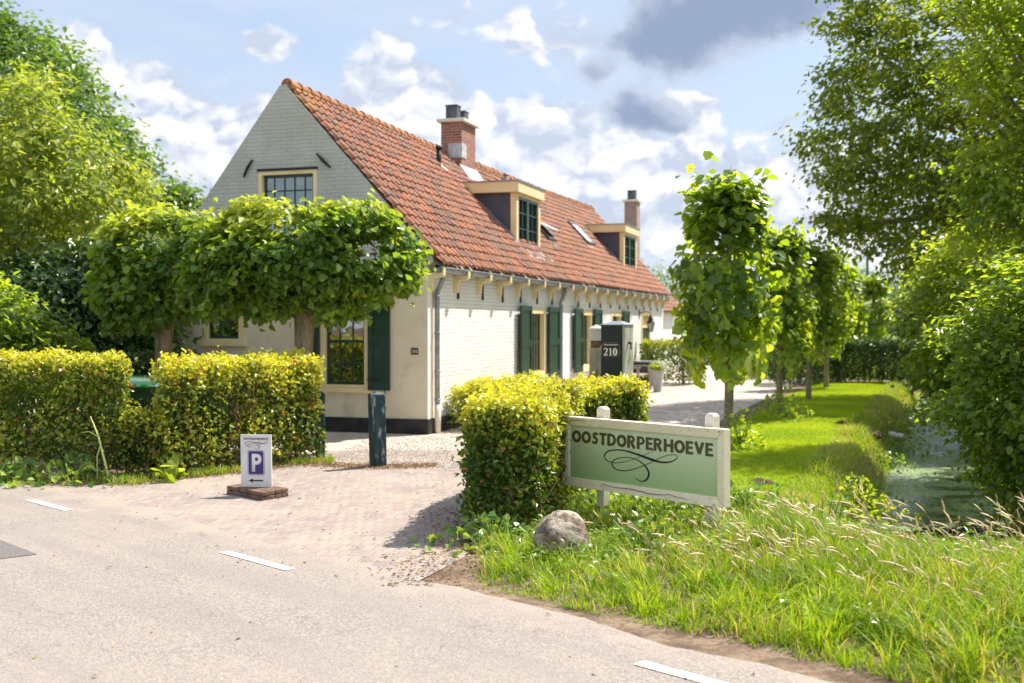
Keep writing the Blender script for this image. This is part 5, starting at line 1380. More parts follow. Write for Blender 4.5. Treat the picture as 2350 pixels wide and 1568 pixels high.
# ------------------------------------------------------------------ pleached limes before the gable
def ptree(label, poly, D, n_cl, tb, seed_r, x0, x1, z0):
    cx = sum(p[0] for p in poly) / len(poly); cy = sum(p[1] for p in poly) / len(poly)
    poly = [(p[0] + (cx - p[0]) * .05, p[1] + (cy - p[1]) * .11) for p in poly]
    yp = lambda P: np.clip((P[:, 2] - (2.95 + .18 * np.sin(P[:, 0] * 2.2))) / .55, -.3, .75)
    root = outline_tree('pleached_lime_tree', label, 'tree', poly, D, .58, int(n_cl * .8), 26, .16, .104, M_lime, 0, .11, 1, Rpx=75, group='pleached limes before the gable', flat=.8, up=.75, trunk_base=(tb[0], tb[1], 0), zmin=1.2, aspect=.92, hang=.5, young=yp, holes=.36)
    for ch in list(root.children):
        if not ch.name.startswith('crown'): bpy.data.objects.remove(ch)
    mb = MB(); mb.tube([(0, 0, -.05), (.02, 0, .3), (-.02, 0, 1.2), (0, 0, z0 + .1), (.03, 0, z0 + .5)], [.15, .12, .115, .15, .11], 12)
    mb.tube([(0, 0, z0 - .05), (.16, 0, z0 + .16), (.30, 0, z0 + .3)], [.09, .07, .04], 8); mb.tube([(0, 0, z0 + .1), (-.16, 0, z0 + .28), (-.4, 0, z0 + .4)], [.09, .07, .04], 8)
    mb.build('trunk', M_bark, root, smooth=True)
    lm = MB()
    for k in range(7):
        s_ = 1 if k % 2 else -1; zz_ = z0 + .05 + .13 * k; xe = (x1 if s_ > 0 else x0) * random.uniform(.6, .9)
        limbs(lm, (0, 0, zz_ - .1), [(xe, -.32 * xe * .5, zz_ + .1)], .045, 7, .06, .012)
    for k in range(16): xe = random.uniform(x0, x1) * .8; limbs(lm, (xe * .7, 0, z0 + .5), [(xe, random.uniform(-.3, .3), random.uniform(z0 + .3, 2.9))], .02, 6, .05, .006)
    lm.build('branches', M_bark, root, smooth=True)
    return root
ptree('clipped lime with a rounded block of leaves before the gable windows, nearest the house corner', [(425, 570), (465, 505), (530, 480), (560, 450), (600, 448), (640, 468), (720, 470), (800, 458), (850, 455), (905, 490), (945, 540), (968, 590), (962, 660), (905, 690), (865, 735), (800, 715), (770, 740), (700, 705), (640, 730), (600, 745), (550, 715), (450, 735), (415, 650)], 15.5, 900, (-2.82, 15.5), 1, -1.6, 1.4, 1.86)
ptree('clipped lime with drooping leaves left of the gable, over the green bin', [(232, 560), (245, 510), (300, 485), (355, 478), (420, 480), (470, 500), (520, 560), (515, 700), (430, 735), (340, 765), (260, 760), (218, 700), (225, 640)], 16.3, 560, (-4.98, 16.3), 3, -1.0, .9, 1.72)

# ------------------------------------------------------------------ the row of weeping limes
LIME = [(2.97, 15.6), (4.83, 20.5), (6.60, 25.3), (8.32, 30.1), (10.12, 35.0), (13.0, 41.0)]
def row_lime(variant):
    root = thing('lime_tree', '', 'tree', (0, 0, 0), 0, 'row of young limes along the drive')
    n_cl = 420
    n_cl = 330; th = rng.uniform(0, 2 * PI, n_cl); zz = 1.40 + 2.13 * rng.uniform(0, 1, n_cl) ** .9
    prof = np.interp(zz, [1.0, 1.5, 2.2, 2.9, 3.35, 3.6], [.50, .60, .60, .52, .36, .14])
    rr = prof * np.sqrt(rng.uniform(.12, 1, n_cl)) * (1 + .25 * np.array([mnoise.noise(Vector((math.cos(a) * 1.4, math.sin(a) * 1.4, b + variant * 5))) for a, b in zip(th, zz)])) * 1.08
    C = np.column_stack((rr * np.cos(th), rr * np.sin(th), zz))
    C = C[np.array([mnoise.noise(Vector((p[0] * 1.9, p[1] * 1.9, p[2] * 1.6 + variant * 7))) > -.12 for p in C])]
    C = np.concatenate((C, [[.42 * math.cos(a), .42 * math.sin(a), 3.35 + b] for a, b in [(2.6, .18), (2.9, .28), (.4, .12), (5.2, .2), (3.4, -.02), (0.0, .02), (1.5, .1), (3.0, .1), (.1, .3), (4.1, .32)]]))
    P, D, N, L, W, tint = clump_leaves(C, np.full(len(C), .165), 13, .125, aspect=.95, flat=1.2, up=.35, out=.75, centre=np.array([0, 0, 2.2]), hang=1.0)
    # hanging tails under the crown
    k = 150; a = rng.uniform(0, 2 * PI, k); tail = rng.integers(0, 16, k); a = tail * .39 + rng.normal(0, .07, k); rt = .42 + .12 * np.sin(tail * 2.3)
    Pt = np.column_stack((rt * np.cos(a), rt * np.sin(a), rng.uniform(1.0, 1.5, k) + .16 * np.sin(tail * 5.1)))
    Dt = unit(rdir(k) * .6 + [0, 0, -1]); Nt = unit(np.column_stack((np.cos(a), np.sin(a), np.full(k, .25))) + rdir(k) * .5)
    P = np.concatenate((P, Pt)); D = np.concatenate((D, Dt)); N = np.concatenate((N, Nt)); L = np.concatenate((L, .135 * rng.uniform(.7, 1.2, k))); W = np.concatenate((W, .125 * rng.uniform(.7, 1.2, k)))
    tint = np.concatenate((tint, np.column_stack((rng.uniform(.4, 1, k), rng.uniform(.1, .8, k), rng.uniform(0, 1, k)))))
    leaves_obj('crown', P, D, N, L, W, tint, M_weep, root, a1=.22, a2=.6, w2=.44, fold=.2)
    mb = MB(); mb.tube([(0, 0, -.05), (0, 0, .1), (.01, 0, .8), (-.01, .01, 1.6), (0, 0, 2.6), (.01, 0, 3.4)], [.09, .068, .06, .05, .036, .012], 12); mb.build('trunk', M_bark_young, root, smooth=True)
    lm = MB()
    for c in C[rng.choice(len(C), 46, replace=False)]:
        b = Vector((0, 0, min(3.2, c[2] * .8 + .5))); e = Vector(c); mid = (b + e) / 2 + Vector((0, 0, .25)); 
        pts = [b * (1 - f) ** 2 + mid * 2 * f * (1 - f) + e * f * f for f in [i / 5 for i in range(6)]]; lm.tube(pts, [.016 - .0024 * i for i in range(6)], 5)
    tip = Vector((.02, 0, 3.85)); lm.tube([(0, 0, 3.3), (.03, 0, 3.6), tip], [.012, .008, .003], 5)
    lm.build('branches', M_bark_young, root, smooth=True)
    return root
pa_, pb_ = row_lime(0), row_lime(1)
lime_labels = ['nearest lime of the row along the drive, just behind the name sign', 'second lime of the row, with green shoots round its trunk foot', 'third lime of the row, its crown hanging lowest over the lawn',
               'fourth lime of the row, before the dark rounded hedge', 'fifth lime of the row, standing at the end of the dark lawn hedge', 'last and farthest lime of the row, beyond the dark lawn hedge']
for i, (x, y) in enumerate(LIME):
    o = [pa_, pb_][i % 2] if i < 2 else copy_tree([pa_, pb_][i % 2])
    o.location = (x, y, hz(x, y)); o.rotation_euler = (0, 0, i * 2.1 + (0.4 if i else 0)); s_ = [1.0, .91, .94, .98, .95, .93][i]; o.scale = (s_ * [1.03, 1, 1, 1.05, 1.1, 1.1][i], s_ * [1.13, 1, 1, 1.05, 1.1, 1.1][i], s_)
    o['label'] = lime_labels[i]

# ------------------------------------------------------------------ big trees
yt = lambda z0, z1, a: (lambda P: np.clip((P[:, 2] - z0) / (z1 - z0), 0, 1) * a)
outline_tree('oak_tree', 'tall dark green oak rising highest at the left edge', 'tree',
    [(-260, 30), (-120, -10), (-40, 25), (40, 30), (75, 75), (150, 95), (165, 150), (215, 200), (245, 245), (300, 300), (330, 370), (345, 430), (300, 520), (100, 620), (-260, 620)],
    30, 3.6, 1100, 42, .46, .17, M_oakdark, 60, .32, 26, Rpx=170, group='big trees at the left', aspect=.55)
outline_tree('cherry_tree', 'loose yellow green tree with hanging leaves behind the left hedge', 'tree',
    [(-300, 240), (-80, 180), (30, 190), (110, 120), (130, 160), (120, 250), (230, 330), (330, 420), (345, 470), (330, 560), (300, 660), (230, 740), (60, 780), (-300, 800)],
    21.5, 2.2, 1000, 34, .34, .145, M_cherry, 20, .16, 34, Rpx=150, group='big trees at the left', aspect=.48, hang=.45, holes=.25)
outline_tree('small_tree', 'small dark tree showing between the left trees and the gable', 'tree',
    [(330, 470), (370, 440), (395, 420), (425, 430), (440, 470), (430, 560), (340, 600)], 33, 1.2, 240, 30, .4, .16, M_oakdark, 390, .12, 8, Rpx=40, group='big trees at the left')
outline_tree('laurel_shrub', 'dense dark laurel shrub in the shade left of the gable', 'shrub',
    [(-200, 640), (60, 600), (200, 560), (380, 560), (412, 640), (404, 860), (100, 900), (-200, 900)], 19.2, 1.0, 900, 34, .30, .14, M_laurel, 260, .06, 16, Rpx=80, group='dark shrubs left of the farmhouse', aspect=.4, zmin=.1, foliage_name='foliage')
outline_tree('leafy_shrub', 'pale leafed shrub at the left edge above the hedge', 'shrub',
    [(-160, 660), (-40, 640), (40, 680), (90, 740), (150, 770), (200, 800), (190, 850), (-160, 880)], 15.6, .6, 260, 30, .22, .13, M_bush, 20, .05, 10, Rpx=80, group='dark shrubs left of the farmhouse', aspect=.4, zmin=.1, foliage_name='foliage')

outline_tree('elm_tree', 'big tree leaning out from the right across the sky above the lawn', 'tree',
    [(1900, -140), (1905, 0), (1900, 60), (1925, 100), (1890, 165), (1895, 240), (1880, 300), (1812, 320), (1835, 400), (1900, 430), (1895, 500), (1915, 555), (1990, 590), (2010, 560), (2030, 620), (2085, 650), (2180, 600), (2360, 640), (2800, 620), (2800, -140)],
    26, 2.6, 1700, 36, .44, .14, M_oak, 2560, .30, 44, Rpx=200, group='trees and bushes beyond the ditch', aspect=.6, holes=.38, hang=.35, flat=.4, up=1.0, trunk_base=(14.6, 26.0, 0))
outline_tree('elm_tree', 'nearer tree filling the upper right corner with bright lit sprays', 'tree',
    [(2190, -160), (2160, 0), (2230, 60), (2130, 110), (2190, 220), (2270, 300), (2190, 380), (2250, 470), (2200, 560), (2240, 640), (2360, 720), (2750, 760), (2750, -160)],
    16.8, 1.2, 850, 34, .38, .105, M_bush, 2480, .2, 34, Rpx=190, group='trees and bushes beyond the ditch', aspect=.6, holes=.3, hang=.3, flat=.35, up=1.1, young=lambda P: .45 * np.clip(np.array([mnoise.noise(Vector(p) * .9) for p in P]) * 3, -1, 1), trunk_base=(9.4, 17.0, 0))  # lighter tint patches paint sunlit sprays into the leaf colour
outline_tree('bush', 'bright green bush in the middle distance leaning over the ditch', 'bush',
    [(2085, 690), (2110, 630), (2150, 560), (2260, 520), (2400, 500), (2500, 700), (2500, 960), (2220, 990), (2140, 940), (2150, 900), (2080, 850), (2130, 800), (2060, 740)],
    20, .9, 700, 30, .36, .11, M_bush, 2300, .07, 22, Rpx=100, flat=.4, up=1.0, holes=.3, group='trees and bushes beyond the ditch', aspect=.62, zmin=-.4, foliage_name='foliage', trunk_base=(9.4, 20.6, 0), young=yt(.5, 3, .25))
outline_tree('bush', 'leafy bush at the right edge hanging over the duckweed water', 'bush',
    [(2250, 690), (2290, 610), (2420, 560), (2640, 560), (2640, 1240), (2370, 1240), (2310, 1185), (2265, 1100), (2230, 1030), (2170, 930), (2210, 850), (2170, 775)],
    11.9, .75, 900, 30, .28, .08, M_bush, 2380, .06, 26, Rpx=120, flat=.35, up=1.1, holes=.3, group='trees and bushes beyond the ditch', aspect=.65, zmin=-.45, foliage_name='foliage', trunk_base=(6.3, 12.0, 0))
outline_tree('willow_tree', 'pale round tree far beyond the lawn hedge', 'tree',
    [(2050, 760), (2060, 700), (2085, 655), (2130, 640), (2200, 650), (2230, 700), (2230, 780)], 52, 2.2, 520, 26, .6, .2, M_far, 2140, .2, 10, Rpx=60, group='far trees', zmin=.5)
for i, (x, y, r_, h_) in enumerate(((24, 95, 5, 7.2), (30, 98, 5, 6.4), (36.5, 96, 5.5, 7.6), (19, 110, 5, 8), (-22, 75, 6, 9), (-34, 70, 7, 10), (48, 92, 7, 10), (12, 118, 7, 8.5), (3, 112, 6, 8), (62, 90, 8, 11), (-48, 74, 7, 11))):
    n_cl = 150; u = rdir(n_cl) * rng.uniform(.5, 1, (n_cl, 1)) ** .4
    root = thing('tree', ['round far tree behind the thin pole', 'low far tree beside the pale willow', 'broad far tree right of the pale willow', 'far tree behind the last limes', 'far tree beyond the left trees', 'broad far tree beyond the left trees', 'far tree behind the right bushes',
                          'far tree behind the wing chimney', 'far tree behind the farmhouse', 'broad far tree behind the right bushes', 'outermost far tree at the left'][i], 'tree', (x, y, 0), 0, 'far trees')
    C = u * np.array([r_ * .8, r_ * .8, h_ * .42]) + np.array([0, 0, h_ * .55])
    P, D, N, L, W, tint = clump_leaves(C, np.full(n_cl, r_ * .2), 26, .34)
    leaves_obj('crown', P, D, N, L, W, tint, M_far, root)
    mb = MB(); mb.tube([(0, 0, -.1), (0, 0, h_ * .6)], [.3, .15], 8); mb.build('trunk', M_bark, root)

# small leafy shoots round the foot of two limes and on the banks
def shoots(label, x, y, r_, h_, n, L0, mat, name='sapling_shoots', cat='plant', group=None):
    root = thing(name, label, cat, (x, y, hz(x, y)), 0, group)
    P = rng.normal(size=(n, 3)) * np.array([r_, r_, 0]) ; P[:, 2] = rng.uniform(.05, 1, n) * h_ * np.exp(-(P[:, 0] ** 2 + P[:, 1] ** 2) / (3 * r_ * r_))
    N = unit(rdir(n) + [0, 0, .8]); D = unit(rdir(n) + [0, 0, .1])
    leaves_obj('leaves', P, D, N, L0 * rng.uniform(.6, 1.2, n), L0 * .8 * rng.uniform(.6, 1.1, n), rng.uniform(0, 1, (n, 3)) * [1, .8, 1], mat, root)
    mb = MB()
    for k in range(10): a = random.uniform(0, 6.28); mb.tube([(0, 0, -.02), (math.cos(a) * r_ * .6, math.sin(a) * r_ * .6, h_ * .5), (math.cos(a) * r_, math.sin(a) * r_, h_ * .85)], [.006, .005, .003], 5)
    mb.build('stems', M_weedstem, root)
M_weedstem = plain('green_stem', (.16, .26, .06))
SG = 'wild plants on the verge and banks'
shoots('leafy shoots round the foot of the nearest lime, beside the name sign', 3.07, 15.2, .17, .55, 190, .09, M_weep, group=SG)
shoots('leafy shoots round the foot of the second lime', 4.8, 20.1, .3, .55, 220, .10, M_weep, group=SG)
shoots('bushy bramble on the ditch bank, its dead stems tan coloured', 3.72, 12.3, .24, .5, 420, .07, M_bush, 'bramble', group=SG)
shoots('green bramble on the far bend of the ditch bank', 6.55, 19.3, .5, .45, 420, .07, M_weed, 'bramble', group=SG)
shoots('bramble between the ditch and the lawn near the drain pipe', 7.9, 23.0, .5, .5, 320, .08, M_weed, 'bramble', group=SG)
for k, (yy_, lb) in enumerate(((10.2, 'weed clump on the near bank where the ditch begins'), (13.4, 'low weed clump hanging over the duckweed, nearest the bramble'), (16.6, 'dark weed clump on the bank beside the sunny lawn'), (21.2, 'weed clump on the bank just past the drain pipe'), (26.0, 'far weed clump on the ditch bank before the dark hedge'))):
    shoots(lb, ditch_c(yy_) - 1.02, yy_, .24, .26 + .03 * k, 240, .055 + .005 * k, [M_weed, M_bush][k % 2], 'weed_clump', group=SG)
shoots('thistle clump at the foot of the far left hedge', -5.35, 12.22, .2, .28, 130, .11, M_weed, 'thistle', group=SG)
shoots('feathery weeds at the foot of the far left hedge by the little stone', -4.75, 12.2, .22, .3, 160, .09, M_weed, 'weed_clump', group=SG)
shoots('broad leaved dock at the foot of the hedge under the blue bin', -3.72, 12.35, .12, .30, 26, .17, M_bush, 'dock_plant', group=SG)
shoots('ivy and nettles at the dark foot of the L shaped hedge', -.18, 8.75, .22, .24, 210, .075, M_weed, 'nettle_clump', group=SG)
shoots('nettles growing under the green panel between the two sign posts', 1.3, 9.55, .36, .34, 420, .075, M_weed, 'nettle_clump', group=SG)
shoots('dark nettles behind the left post of the name sign', .75, 10.1, .3, .36, 380, .07, M_weed, 'nettle_clump', group=SG)
shoots('nettles and tall leaves behind the right post of the name sign', 1.95, 9.3, .28, .36, 340, .07, M_weed, 'nettle_clump', group=SG)
shoots('low nettles in the grass to the right of the boulder', .95, 8.2, .22, .26, 240, .06, M_weed, 'nettle_clump', group=SG)
shoots('nettle clump in the tall grass before the ditch end', 2.45, 8.9, .2, .45, 200, .07, M_weed, 'nettle_clump', group=SG)
# one tall pale stalk leaning on the left hedge
st = thing('hogweed_stalk', 'tall pale forked stalk leaning before the left hedge', 'plant', (-4.28, 12.1, 0), 0, SG)
mb = MB(); mb.tube([(0, 0, 0), (-.06, 0, .25), (-.13, .02, .5), (-.22, .03, .72)], [.016, .013, .01, .005], 6); mb.tube([(-.10, 0, .42), (-.14, .0, .3), (-.13, -.02, .02)], [.006, .006, .005], 5); mb.tube([(-.13, .02, .5), (-.22, .0, .56), (-.3, 0, .55)], [.006, .005, .003], 5)
mb.build('stalk', plain('pale_stalk', (.50, .56, .20)), st, smooth=True)
ss = thing('stone', 'small pale stone half hidden in weeds under the left hedge', 'stone', (-4.95, 12.28, 0))
bm = bmesh.new(); bmesh.ops.create_icosphere(bm, subdivisions=3, radius=.13)
for v in bm.verts: v.co *= 1 + .25 * mnoise.noise(v.co * 9); v.co.z = v.co.z * .7 + .06
me = bpy.data.meshes.new('rock'); bm.to_mesh(me); bm.free(); me.materials.append(M_stone); link(bpy.data.objects.new('rock', me), ss)

# ------------------------------------------------------------------ grass
def blades(name, x, y, H, W, az, lean, tint, mat, zoff=0.0):
    n = len(x); z = hgt(x, y) - .01 + zoff
    P = np.column_stack((x, y, z)); ld = np.column_stack((np.cos(az), np.sin(az), np.zeros(n)))
    fa = rng.uniform(0, PI, n); sd = np.column_stack((np.cos(fa), np.sin(fa), np.zeros(n)))
    rows = []
    for f, wf in ((0, 1.0), (.35, .9), (.72, .6)):
        c = P + np.array([0, 0, 1.0]) * (H * f * (1 - .25 * lean * f))[:, None] + ld * (lean * H * f * f * .8)[:, None]
        rows += [c - sd * (W * wf * .5)[:, None], c + sd * (W * wf * .5)[:, None]]
    tip = P + np.array([0, 0, 1.0]) * (H * (1 - .35 * lean))[:, None] + ld * (lean * H * .85)[:, None]
    V = np.stack(rows + [tip], 1); b = (np.arange(n) * 7)[:, None]
    Q = np.concatenate((b + [0, 1, 3, 2], b + [2, 3, 5, 4]), 1).reshape(-1, 4); T = b + np.array([4, 5, 6])
    return mesh_arrays(name, V, [Q, T], mat, tint=np.repeat(tint, 7, 0))
def nz(x, y, s, o=0.0): return np.array([mnoise.noise(Vector((a * s, b * s, o))) for a, b in zip(x, y)])
# lawn
n = 150000; y = 10.9 + 22.5 * rng.uniform(0, 1, n) ** 1.5; u = rng.uniform(0, 1, n)
xl = 1.3 + .354 * (y - 12) + .10 * np.sin(y * .9); xr = ditch_c(y) - 1.25
x = xl + (xr - xl) * u
pn_ = nz(x, y, .9)
H = (.032 + .02 * rng.uniform(0, 1, n)) * (1 + .25 * pn_)
o = blades('lawn_grass', x, y, H, np.full(n, .005) * (1 + (y - 10) / 14), rng.uniform(0, 6.28, n), rng.uniform(.1, .8, n), np.column_stack((np.clip(.5 + pn_ + rng.uniform(-.4, .4, n), 0, 1), (rng.uniform(0, 1, n) < .05) * .7, u)), M_lawn)
tag(o, kind='stuff')
# verge
nt_ = 9500; per_ = 28
tx = np.repeat(rng.uniform(-.9, 7.2, nt_), per_); ty = np.repeat(rng.uniform(3.6, 12.2, nt_), per_); n = nt_ * per_
th_ = np.repeat(rng.uniform(0, 1, nt_), per_); tcol = np.repeat(rng.uniform(0, 1, nt_), per_)
oa = rng.uniform(0, 2 * PI, n); orr = np.abs(rng.normal(0, .05, n)) + .004
x = tx + orr * np.cos(oa); y = ty + orr * np.sin(oa); nn = (x + y) * .7071
edge = 5.06 + .22 * nz(x, y, .8, 3)
c_ = (y - ditch_c(y)) * 0
dd_ = np.abs(x - ditch_c(y))
m = (nn > edge) & (y < 10.9 + .5 * nz(x, y, 1, 8)) & ~((y > 9.0) & (x < .15)) & (x > -.20 + .18 * nz(x, y, 2.2, 14)) & ~((y > 11.0) & (dd_ < .9))
m &= ~((x < .1) & (y > 8.9)); m &= (nn < 11.5); m &= ~((x > 2.0) & (y > 8.15 + .3 * nz(x, y, 1.5, 1) + np.clip(2.6 - x, 0, 1) * 2.2))
dens_ = np.clip(.68 + .6 * nz(x, y, .9, 5) + (nn - edge) * .6, .03, 1); m &= rng.uniform(0, 1, n) < dens_
x, y, nn, edge, th_, tcol, oa, orr = x[m], y[m], nn[m], edge[m], th_[m], tcol[m], oa[m], orr[m]; n = len(x)
tall = sstep(1.2, 3.0, x) * .20 + .10 * sstep(5.6, 7.5, nn) + .14 * np.clip(nz(x, y, 1.4, 2), 0, 1)
near_sign = np.exp(-((x - 1.1) ** 2 + (y - 9.0) ** 2) / .8)
H = (.12 + tall * .8 + .07 * (tcol > .6) * (th_ > .5)) * (.55 + .9 * th_ ** 1.5) * (1 - .5 * near_sign) * rng.uniform(.5, 1.25, n) * np.clip((nn - edge) * 2.2 + .35, .3, 1)
H = np.minimum(H, .48 - .27 * sstep(6.3, 8.3, y) * sstep(1.8, 2.8, x)) * rng.uniform(.8, 1, n)
az_ = np.arctan2(np.sin(oa) * .9 + np.sin(3.5 + nz(x, y, .7, 9) * 2.0) * .75, np.cos(oa) * .9 + np.cos(3.5 + nz(x, y, .7, 9) * 2.0) * .75) + rng.normal(0, .5, n)
strawp = np.clip(nz(x, y, 1.1, 4) * 1.3 + .12, 0, 1)
g = ((rng.uniform(0, 1, n) < .05 + .28 * strawp + .22 * (tcol > .88)) * rng.uniform(.4, 1, n))
o = blades('verge_grass', x, y, H, rng.uniform(.004, .010, n), az_, rng.uniform(.25, 1.25, n), np.column_stack((np.clip(tcol * .7 + nz(x, y, 2.2) * .6 + rng.uniform(-.1, .4, n), 0, 1), g, strawp)), M_grass)
tag(o, kind='stuff')
# grass on the ditch banks and the far side
n = 90000; y = 8.7 + 24.3 * rng.uniform(0, 1, n) ** 1.3; s_ = rng.choice([-1, 1], n, p=[.6, .4]); dd_ = rng.uniform(.66, 1.6, n)
x = ditch_c(y) + s_ * dd_ * 1.06
H = (.075 + .30 * np.clip(nz(x, y, 1.2, 7) - .0, 0, 1) * np.clip((y - 9) / 3, .3, 1)) * rng.uniform(.5, 1.2, n)
o = blades('bank_grass', x, y, H, rng.uniform(.005, .01, n), rng.uniform(0, 6.28, n), rng.uniform(.3, 1.2, n), np.column_stack((rng.uniform(0, 1, n), (rng.uniform(0, 1, n) < .3 + .4 * (nz(x, y, .8, 2) > .1)) * rng.uniform(.2, .9, n), y)), M_grass)
tag(o, kind='stuff')
n = 45000; y = 6.5 + 24 * rng.uniform(0, 1, n) ** 1.4; x = ditch_c(np.maximum(y, 9)) + 1.2 + 5.5 * rng.uniform(0, 1, n) ** 1.3; m = (y > 8.4) | (x > 6.8); x = x[m]; y = y[m]; n = len(x)
o = blades('far_bank_grass', x, y, rng.uniform(.12, .38, n) * (.7 + .6 * nz(x, y, 1.1, 3)), rng.uniform(.006, .012, n), rng.uniform(0, 6.28, n), rng.uniform(.3, 1.1, n), np.column_stack((rng.uniform(0, 1, n), (rng.uniform(0, 1, n) < .25) * .8, y)), M_grass)
tag(o, kind='stuff')
# reeds and meadow beyond the lawn hedge, and a field all round
n = 26000; y = 35 + 40 * rng.uniform(0, 1, n) ** 1.4; x = y * rng.uniform(.2, .62, n)
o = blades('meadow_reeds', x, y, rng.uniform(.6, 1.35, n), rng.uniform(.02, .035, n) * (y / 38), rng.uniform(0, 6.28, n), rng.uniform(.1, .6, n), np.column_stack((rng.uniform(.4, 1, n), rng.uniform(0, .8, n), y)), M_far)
tag(o, kind='stuff')
# tufts under the left hedges
n = 9000; t = rng.uniform(0, 1, n); x = -6.2 + 4.0 * t; y = np.interp(x, [-6.2, -5.2, -3.97, -2.4], [12.25, 12.2, 12.2, 13.95]) + rng.normal(0, .12, n)
m = rng.uniform(0, 1, n) < np.clip(nz(x, y, 2.2, 1) * 1.6 + .25, .02, 1); x = x[m]; y = y[m]; n = len(x)
o = blades('hedge_foot_grass', x, y, rng.uniform(.05, .17, n), rng.uniform(.005, .009, n), rng.uniform(0, 6.28, n), rng.uniform(.3, 1.2, n), np.column_stack((rng.uniform(0, 1, n), (rng.uniform(0, 1, n) < .25) * .8, t[:n])), M_grass)
tag(o, kind='stuff')
# seed heads on bending stalks
n = 1150
x = np.concatenate((rng.uniform(1.5, 4.6, 1000), rng.uniform(.3, 2.0, 150))); y = np.concatenate((rng.uniform(5.4, 9.6, 1000), rng.uniform(6.6, 8.6, 150)))
m = ((x + y) * .7071 > 5.8) & (nz(x, y, 1.0, 6) > -.05) & ~((x > 2.3) & (y > 8.6)); x = x[m]; y = y[m]; n = len(x)
Hs = rng.uniform(.30, .56, n) * np.where(x < 2.0, .8, 1.0) * (1 - .45 * np.exp(-((x - 1.1) ** 2 + (y - 8.9) ** 2) / .8)); az_ = PI + .25 + rng.normal(0, .8, n); ln = rng.uniform(.15, .95, n)
base = np.column_stack((x, y, hgt(x, y))); ld = np.column_stack((np.cos(az_), np.sin(az_), np.zeros(n)))
def pt_(f): return base + np.array([0, 0, 1.0]) * (Hs * f * (1 - .38 * ln * f * f))[:, None] + ld * (ln * Hs * f ** 2.2 * .75)[:, None]
fs = [0, .35, .6, .78]; rad = [.0014, .0012, .001, .0009]
hf = [.76, .80, .87, .94, 1.0]; hr = [.0015, .0048, .0065, .005, .0008]
V = []; 
for f, r_ in list(zip(fs, rad)) + list(zip(hf, hr)):
    c = pt_(f)
    for k in range(5): a = 2 * PI * k / 5; V.append(c + np.array([math.cos(a) * r_, math.sin(a) * r_ * .8, math.sin(a) * r_ * .8]) * rng.uniform(.75, 1.25, (n, 1)) if f >= .8 else c + np.array([math.cos(a) * r_, math.sin(a) * r_ * .7, math.sin(a) * r_ * .7]))
V = np.stack(V, 1); nv = V.shape[1]; b = (np.arange(n) * nv)[:, None]; Q = []
for r_ in range(len(fs) + len(hf) - 1):
    for k in range(5): k2 = (k + 1) % 5; Q.append(b + np.array([r_ * 5 + k, r_ * 5 + k2, r_ * 5 + 5 + k2, r_ * 5 + 5 + k]))
tt = np.column_stack((rng.uniform(0, 1, n), (rng.uniform(0, 1, n) < .3) * .7, ln))
o = mesh_arrays('grass_seed_heads', V, [np.concatenate(Q, 0)], M_seed, tint=np.repeat(tt, nv, 0), smooth=True); tag(o, kind='stuff')
# low ground-cover weeds in the verge
n = 9000; x = rng.uniform(-.3, 4.5, n); y = rng.uniform(5.5, 10.8, n); m = ((x + y) * .7071 > 5.5) & (nz(x, y, 1.3, 12) > .02) & ~((x < .25) & (y > 9.0)); x = x[m]; y = y[m]; n = len(x)
P = np.column_stack((x, y, hgt(x, y) + rng.uniform(.02, .16, n)))
o = leaves_obj('ground_weeds', P, unit(rdir(n) * [1, 1, .3]), unit(rdir(n) * .4 + [0, 0, 1]), rng.uniform(.03, .06, n), rng.uniform(.015, .035, n), rng.uniform(0, 1, (n, 3)) * [1, .5, 1], M_weed); tag(o, kind='stuff')
# dead leaves and litter
def litter(name, x, y, z, L0, mat=M_dead):
    n = len(x); P = np.column_stack((x, y, z + rng.uniform(.004, .02, n)))
    o = leaves_obj(name, P, unit(rdir(n) * [1, 1, .15]), unit(rdir(n) * .35 + [0, 0, 1]), L0 * rng.uniform(.4, 1.3, n), L0 * .6 * rng.uniform(.4, 1.1, n), np.column_stack((rng.uniform(0, 1, n), (rng.uniform(0, 1, n) < .2) * .9, rng.uniform(0, 1, n))), mat, fold=.5); tag(o, kind='stuff'); return o
n = 20000; u = rng.uniform(-1.6, 7, n); w_ = 4.66 + np.abs(rng.normal(0, .27, n)) * (1 + .5 * np.sin(u * 2.3)) + .03; x = u * .7071 + w_ * .7071; y = -u * .7071 + w_ * .7071
n2 = 2600; t = rng.uniform(0, 1, n2); xh = -6.6 + 4.3 * t; yh = np.interp(xh, [-6.6, -5.2, -3.97, -2.3], [12.3, 12.2, 12.15, 13.9]) - np.abs(rng.normal(0, .16, n2)) + .12
n3 = 260; xa = rng.uniform(-4.2, 0, n3); ya = rng.uniform(7.6, 13.5, n3); ma = (xa + ya) * .7071 > 4.2; xa = xa[ma]; ya = ya[ma]
n4 = 800; yb = rng.uniform(7.3, 10.4, n4); xb = -.42 + rng.normal(0, .20, n4) - .12 * (yb < 8.3)
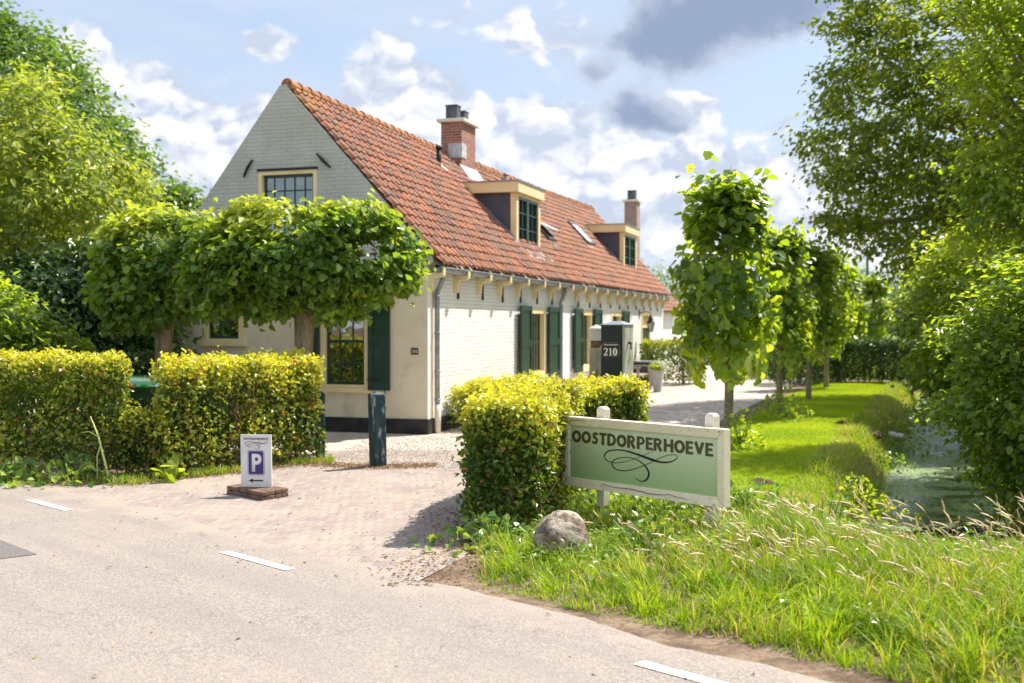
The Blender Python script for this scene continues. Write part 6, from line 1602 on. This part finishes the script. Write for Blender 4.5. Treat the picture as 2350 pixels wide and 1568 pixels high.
n5 = 1900; xc = rng.uniform(-2.5, -.9, n5); yc = 13.62 + rng.normal(0, .13, n5) - .12 * np.sin(xc * 3)
n6 = 46; xd = rng.uniform(-3.6, 1.2, n6); yd = rng.uniform(5.0, 9.0, n6)
X_ = np.concatenate((x, xh, xa, xb, xc, xd)); Y_ = np.concatenate((y, yh, ya, yb, yc, yd))
litter('dead_leaves', X_, Y_, np.maximum(hgt(X_, Y_), 0) + .006, .034)
# branch litter and rotting leaves at the near end of the ditch
n = 3200; y = rng.uniform(9.4, 12.0, n); x = ditch_c(y) + rng.normal(0, .45, n); P = np.column_stack((x, y, np.maximum(hgt(x, y), -.5) + rng.uniform(0, .05, n)))
o = leaves_obj('ditch_litter', P, unit(rdir(n) * [1, 1, .3]), unit(rdir(n) * .5 + [0, 0, 1]), rng.uniform(.04, .09, n), rng.uniform(.02, .05, n), rng.uniform(0, 1, (n, 3)) * [.3, 0, 1], leaf_mat('rotten_leaf', (.012, .012, .014), (.05, .045, .045), (.1, .1, .08), .05, .5, (1, 1, 1))); tag(o, kind='stuff')
# loose pebbles of the gravel near the gate
n = 7000; y = 13.4 + 5.5 * rng.uniform(0, 1, n) ** 1.6; x = rng.uniform(-2.5, -.3, n) + (y - 13.4) * .1; x = np.minimum(x, -1.25 + .318 * (y - 17.5) + np.where(y < 17, 2.2, .0) + .9)
m = ~((y > 17.2) & (x < -1.2 + .318 * (y - 17.4))); x = x[m]; y = y[m]; n = len(x)
s_ = rng.uniform(.006, .014, n)[:, None]; c = np.column_stack((x, y, np.full(n, .006)))
dirs = np.array([[1, 0, 0], [0, 1, 0], [-1, 0, 0], [0, -1, 0], [0, 0, .8], [0, 0, -.5]])
V = np.stack([c + d * s_ * rng.uniform(.7, 1.3, (n, 1)) for d in dirs], 1); b = (np.arange(n) * 6)[:, None]
T = np.concatenate([b + np.array(t) for t in ((0, 1, 4), (1, 2, 4), (2, 3, 4), (3, 0, 4))], 0)
o = mesh_arrays('gravel_pebbles', V, [T], M_gravel); tag(o, kind='stuff')
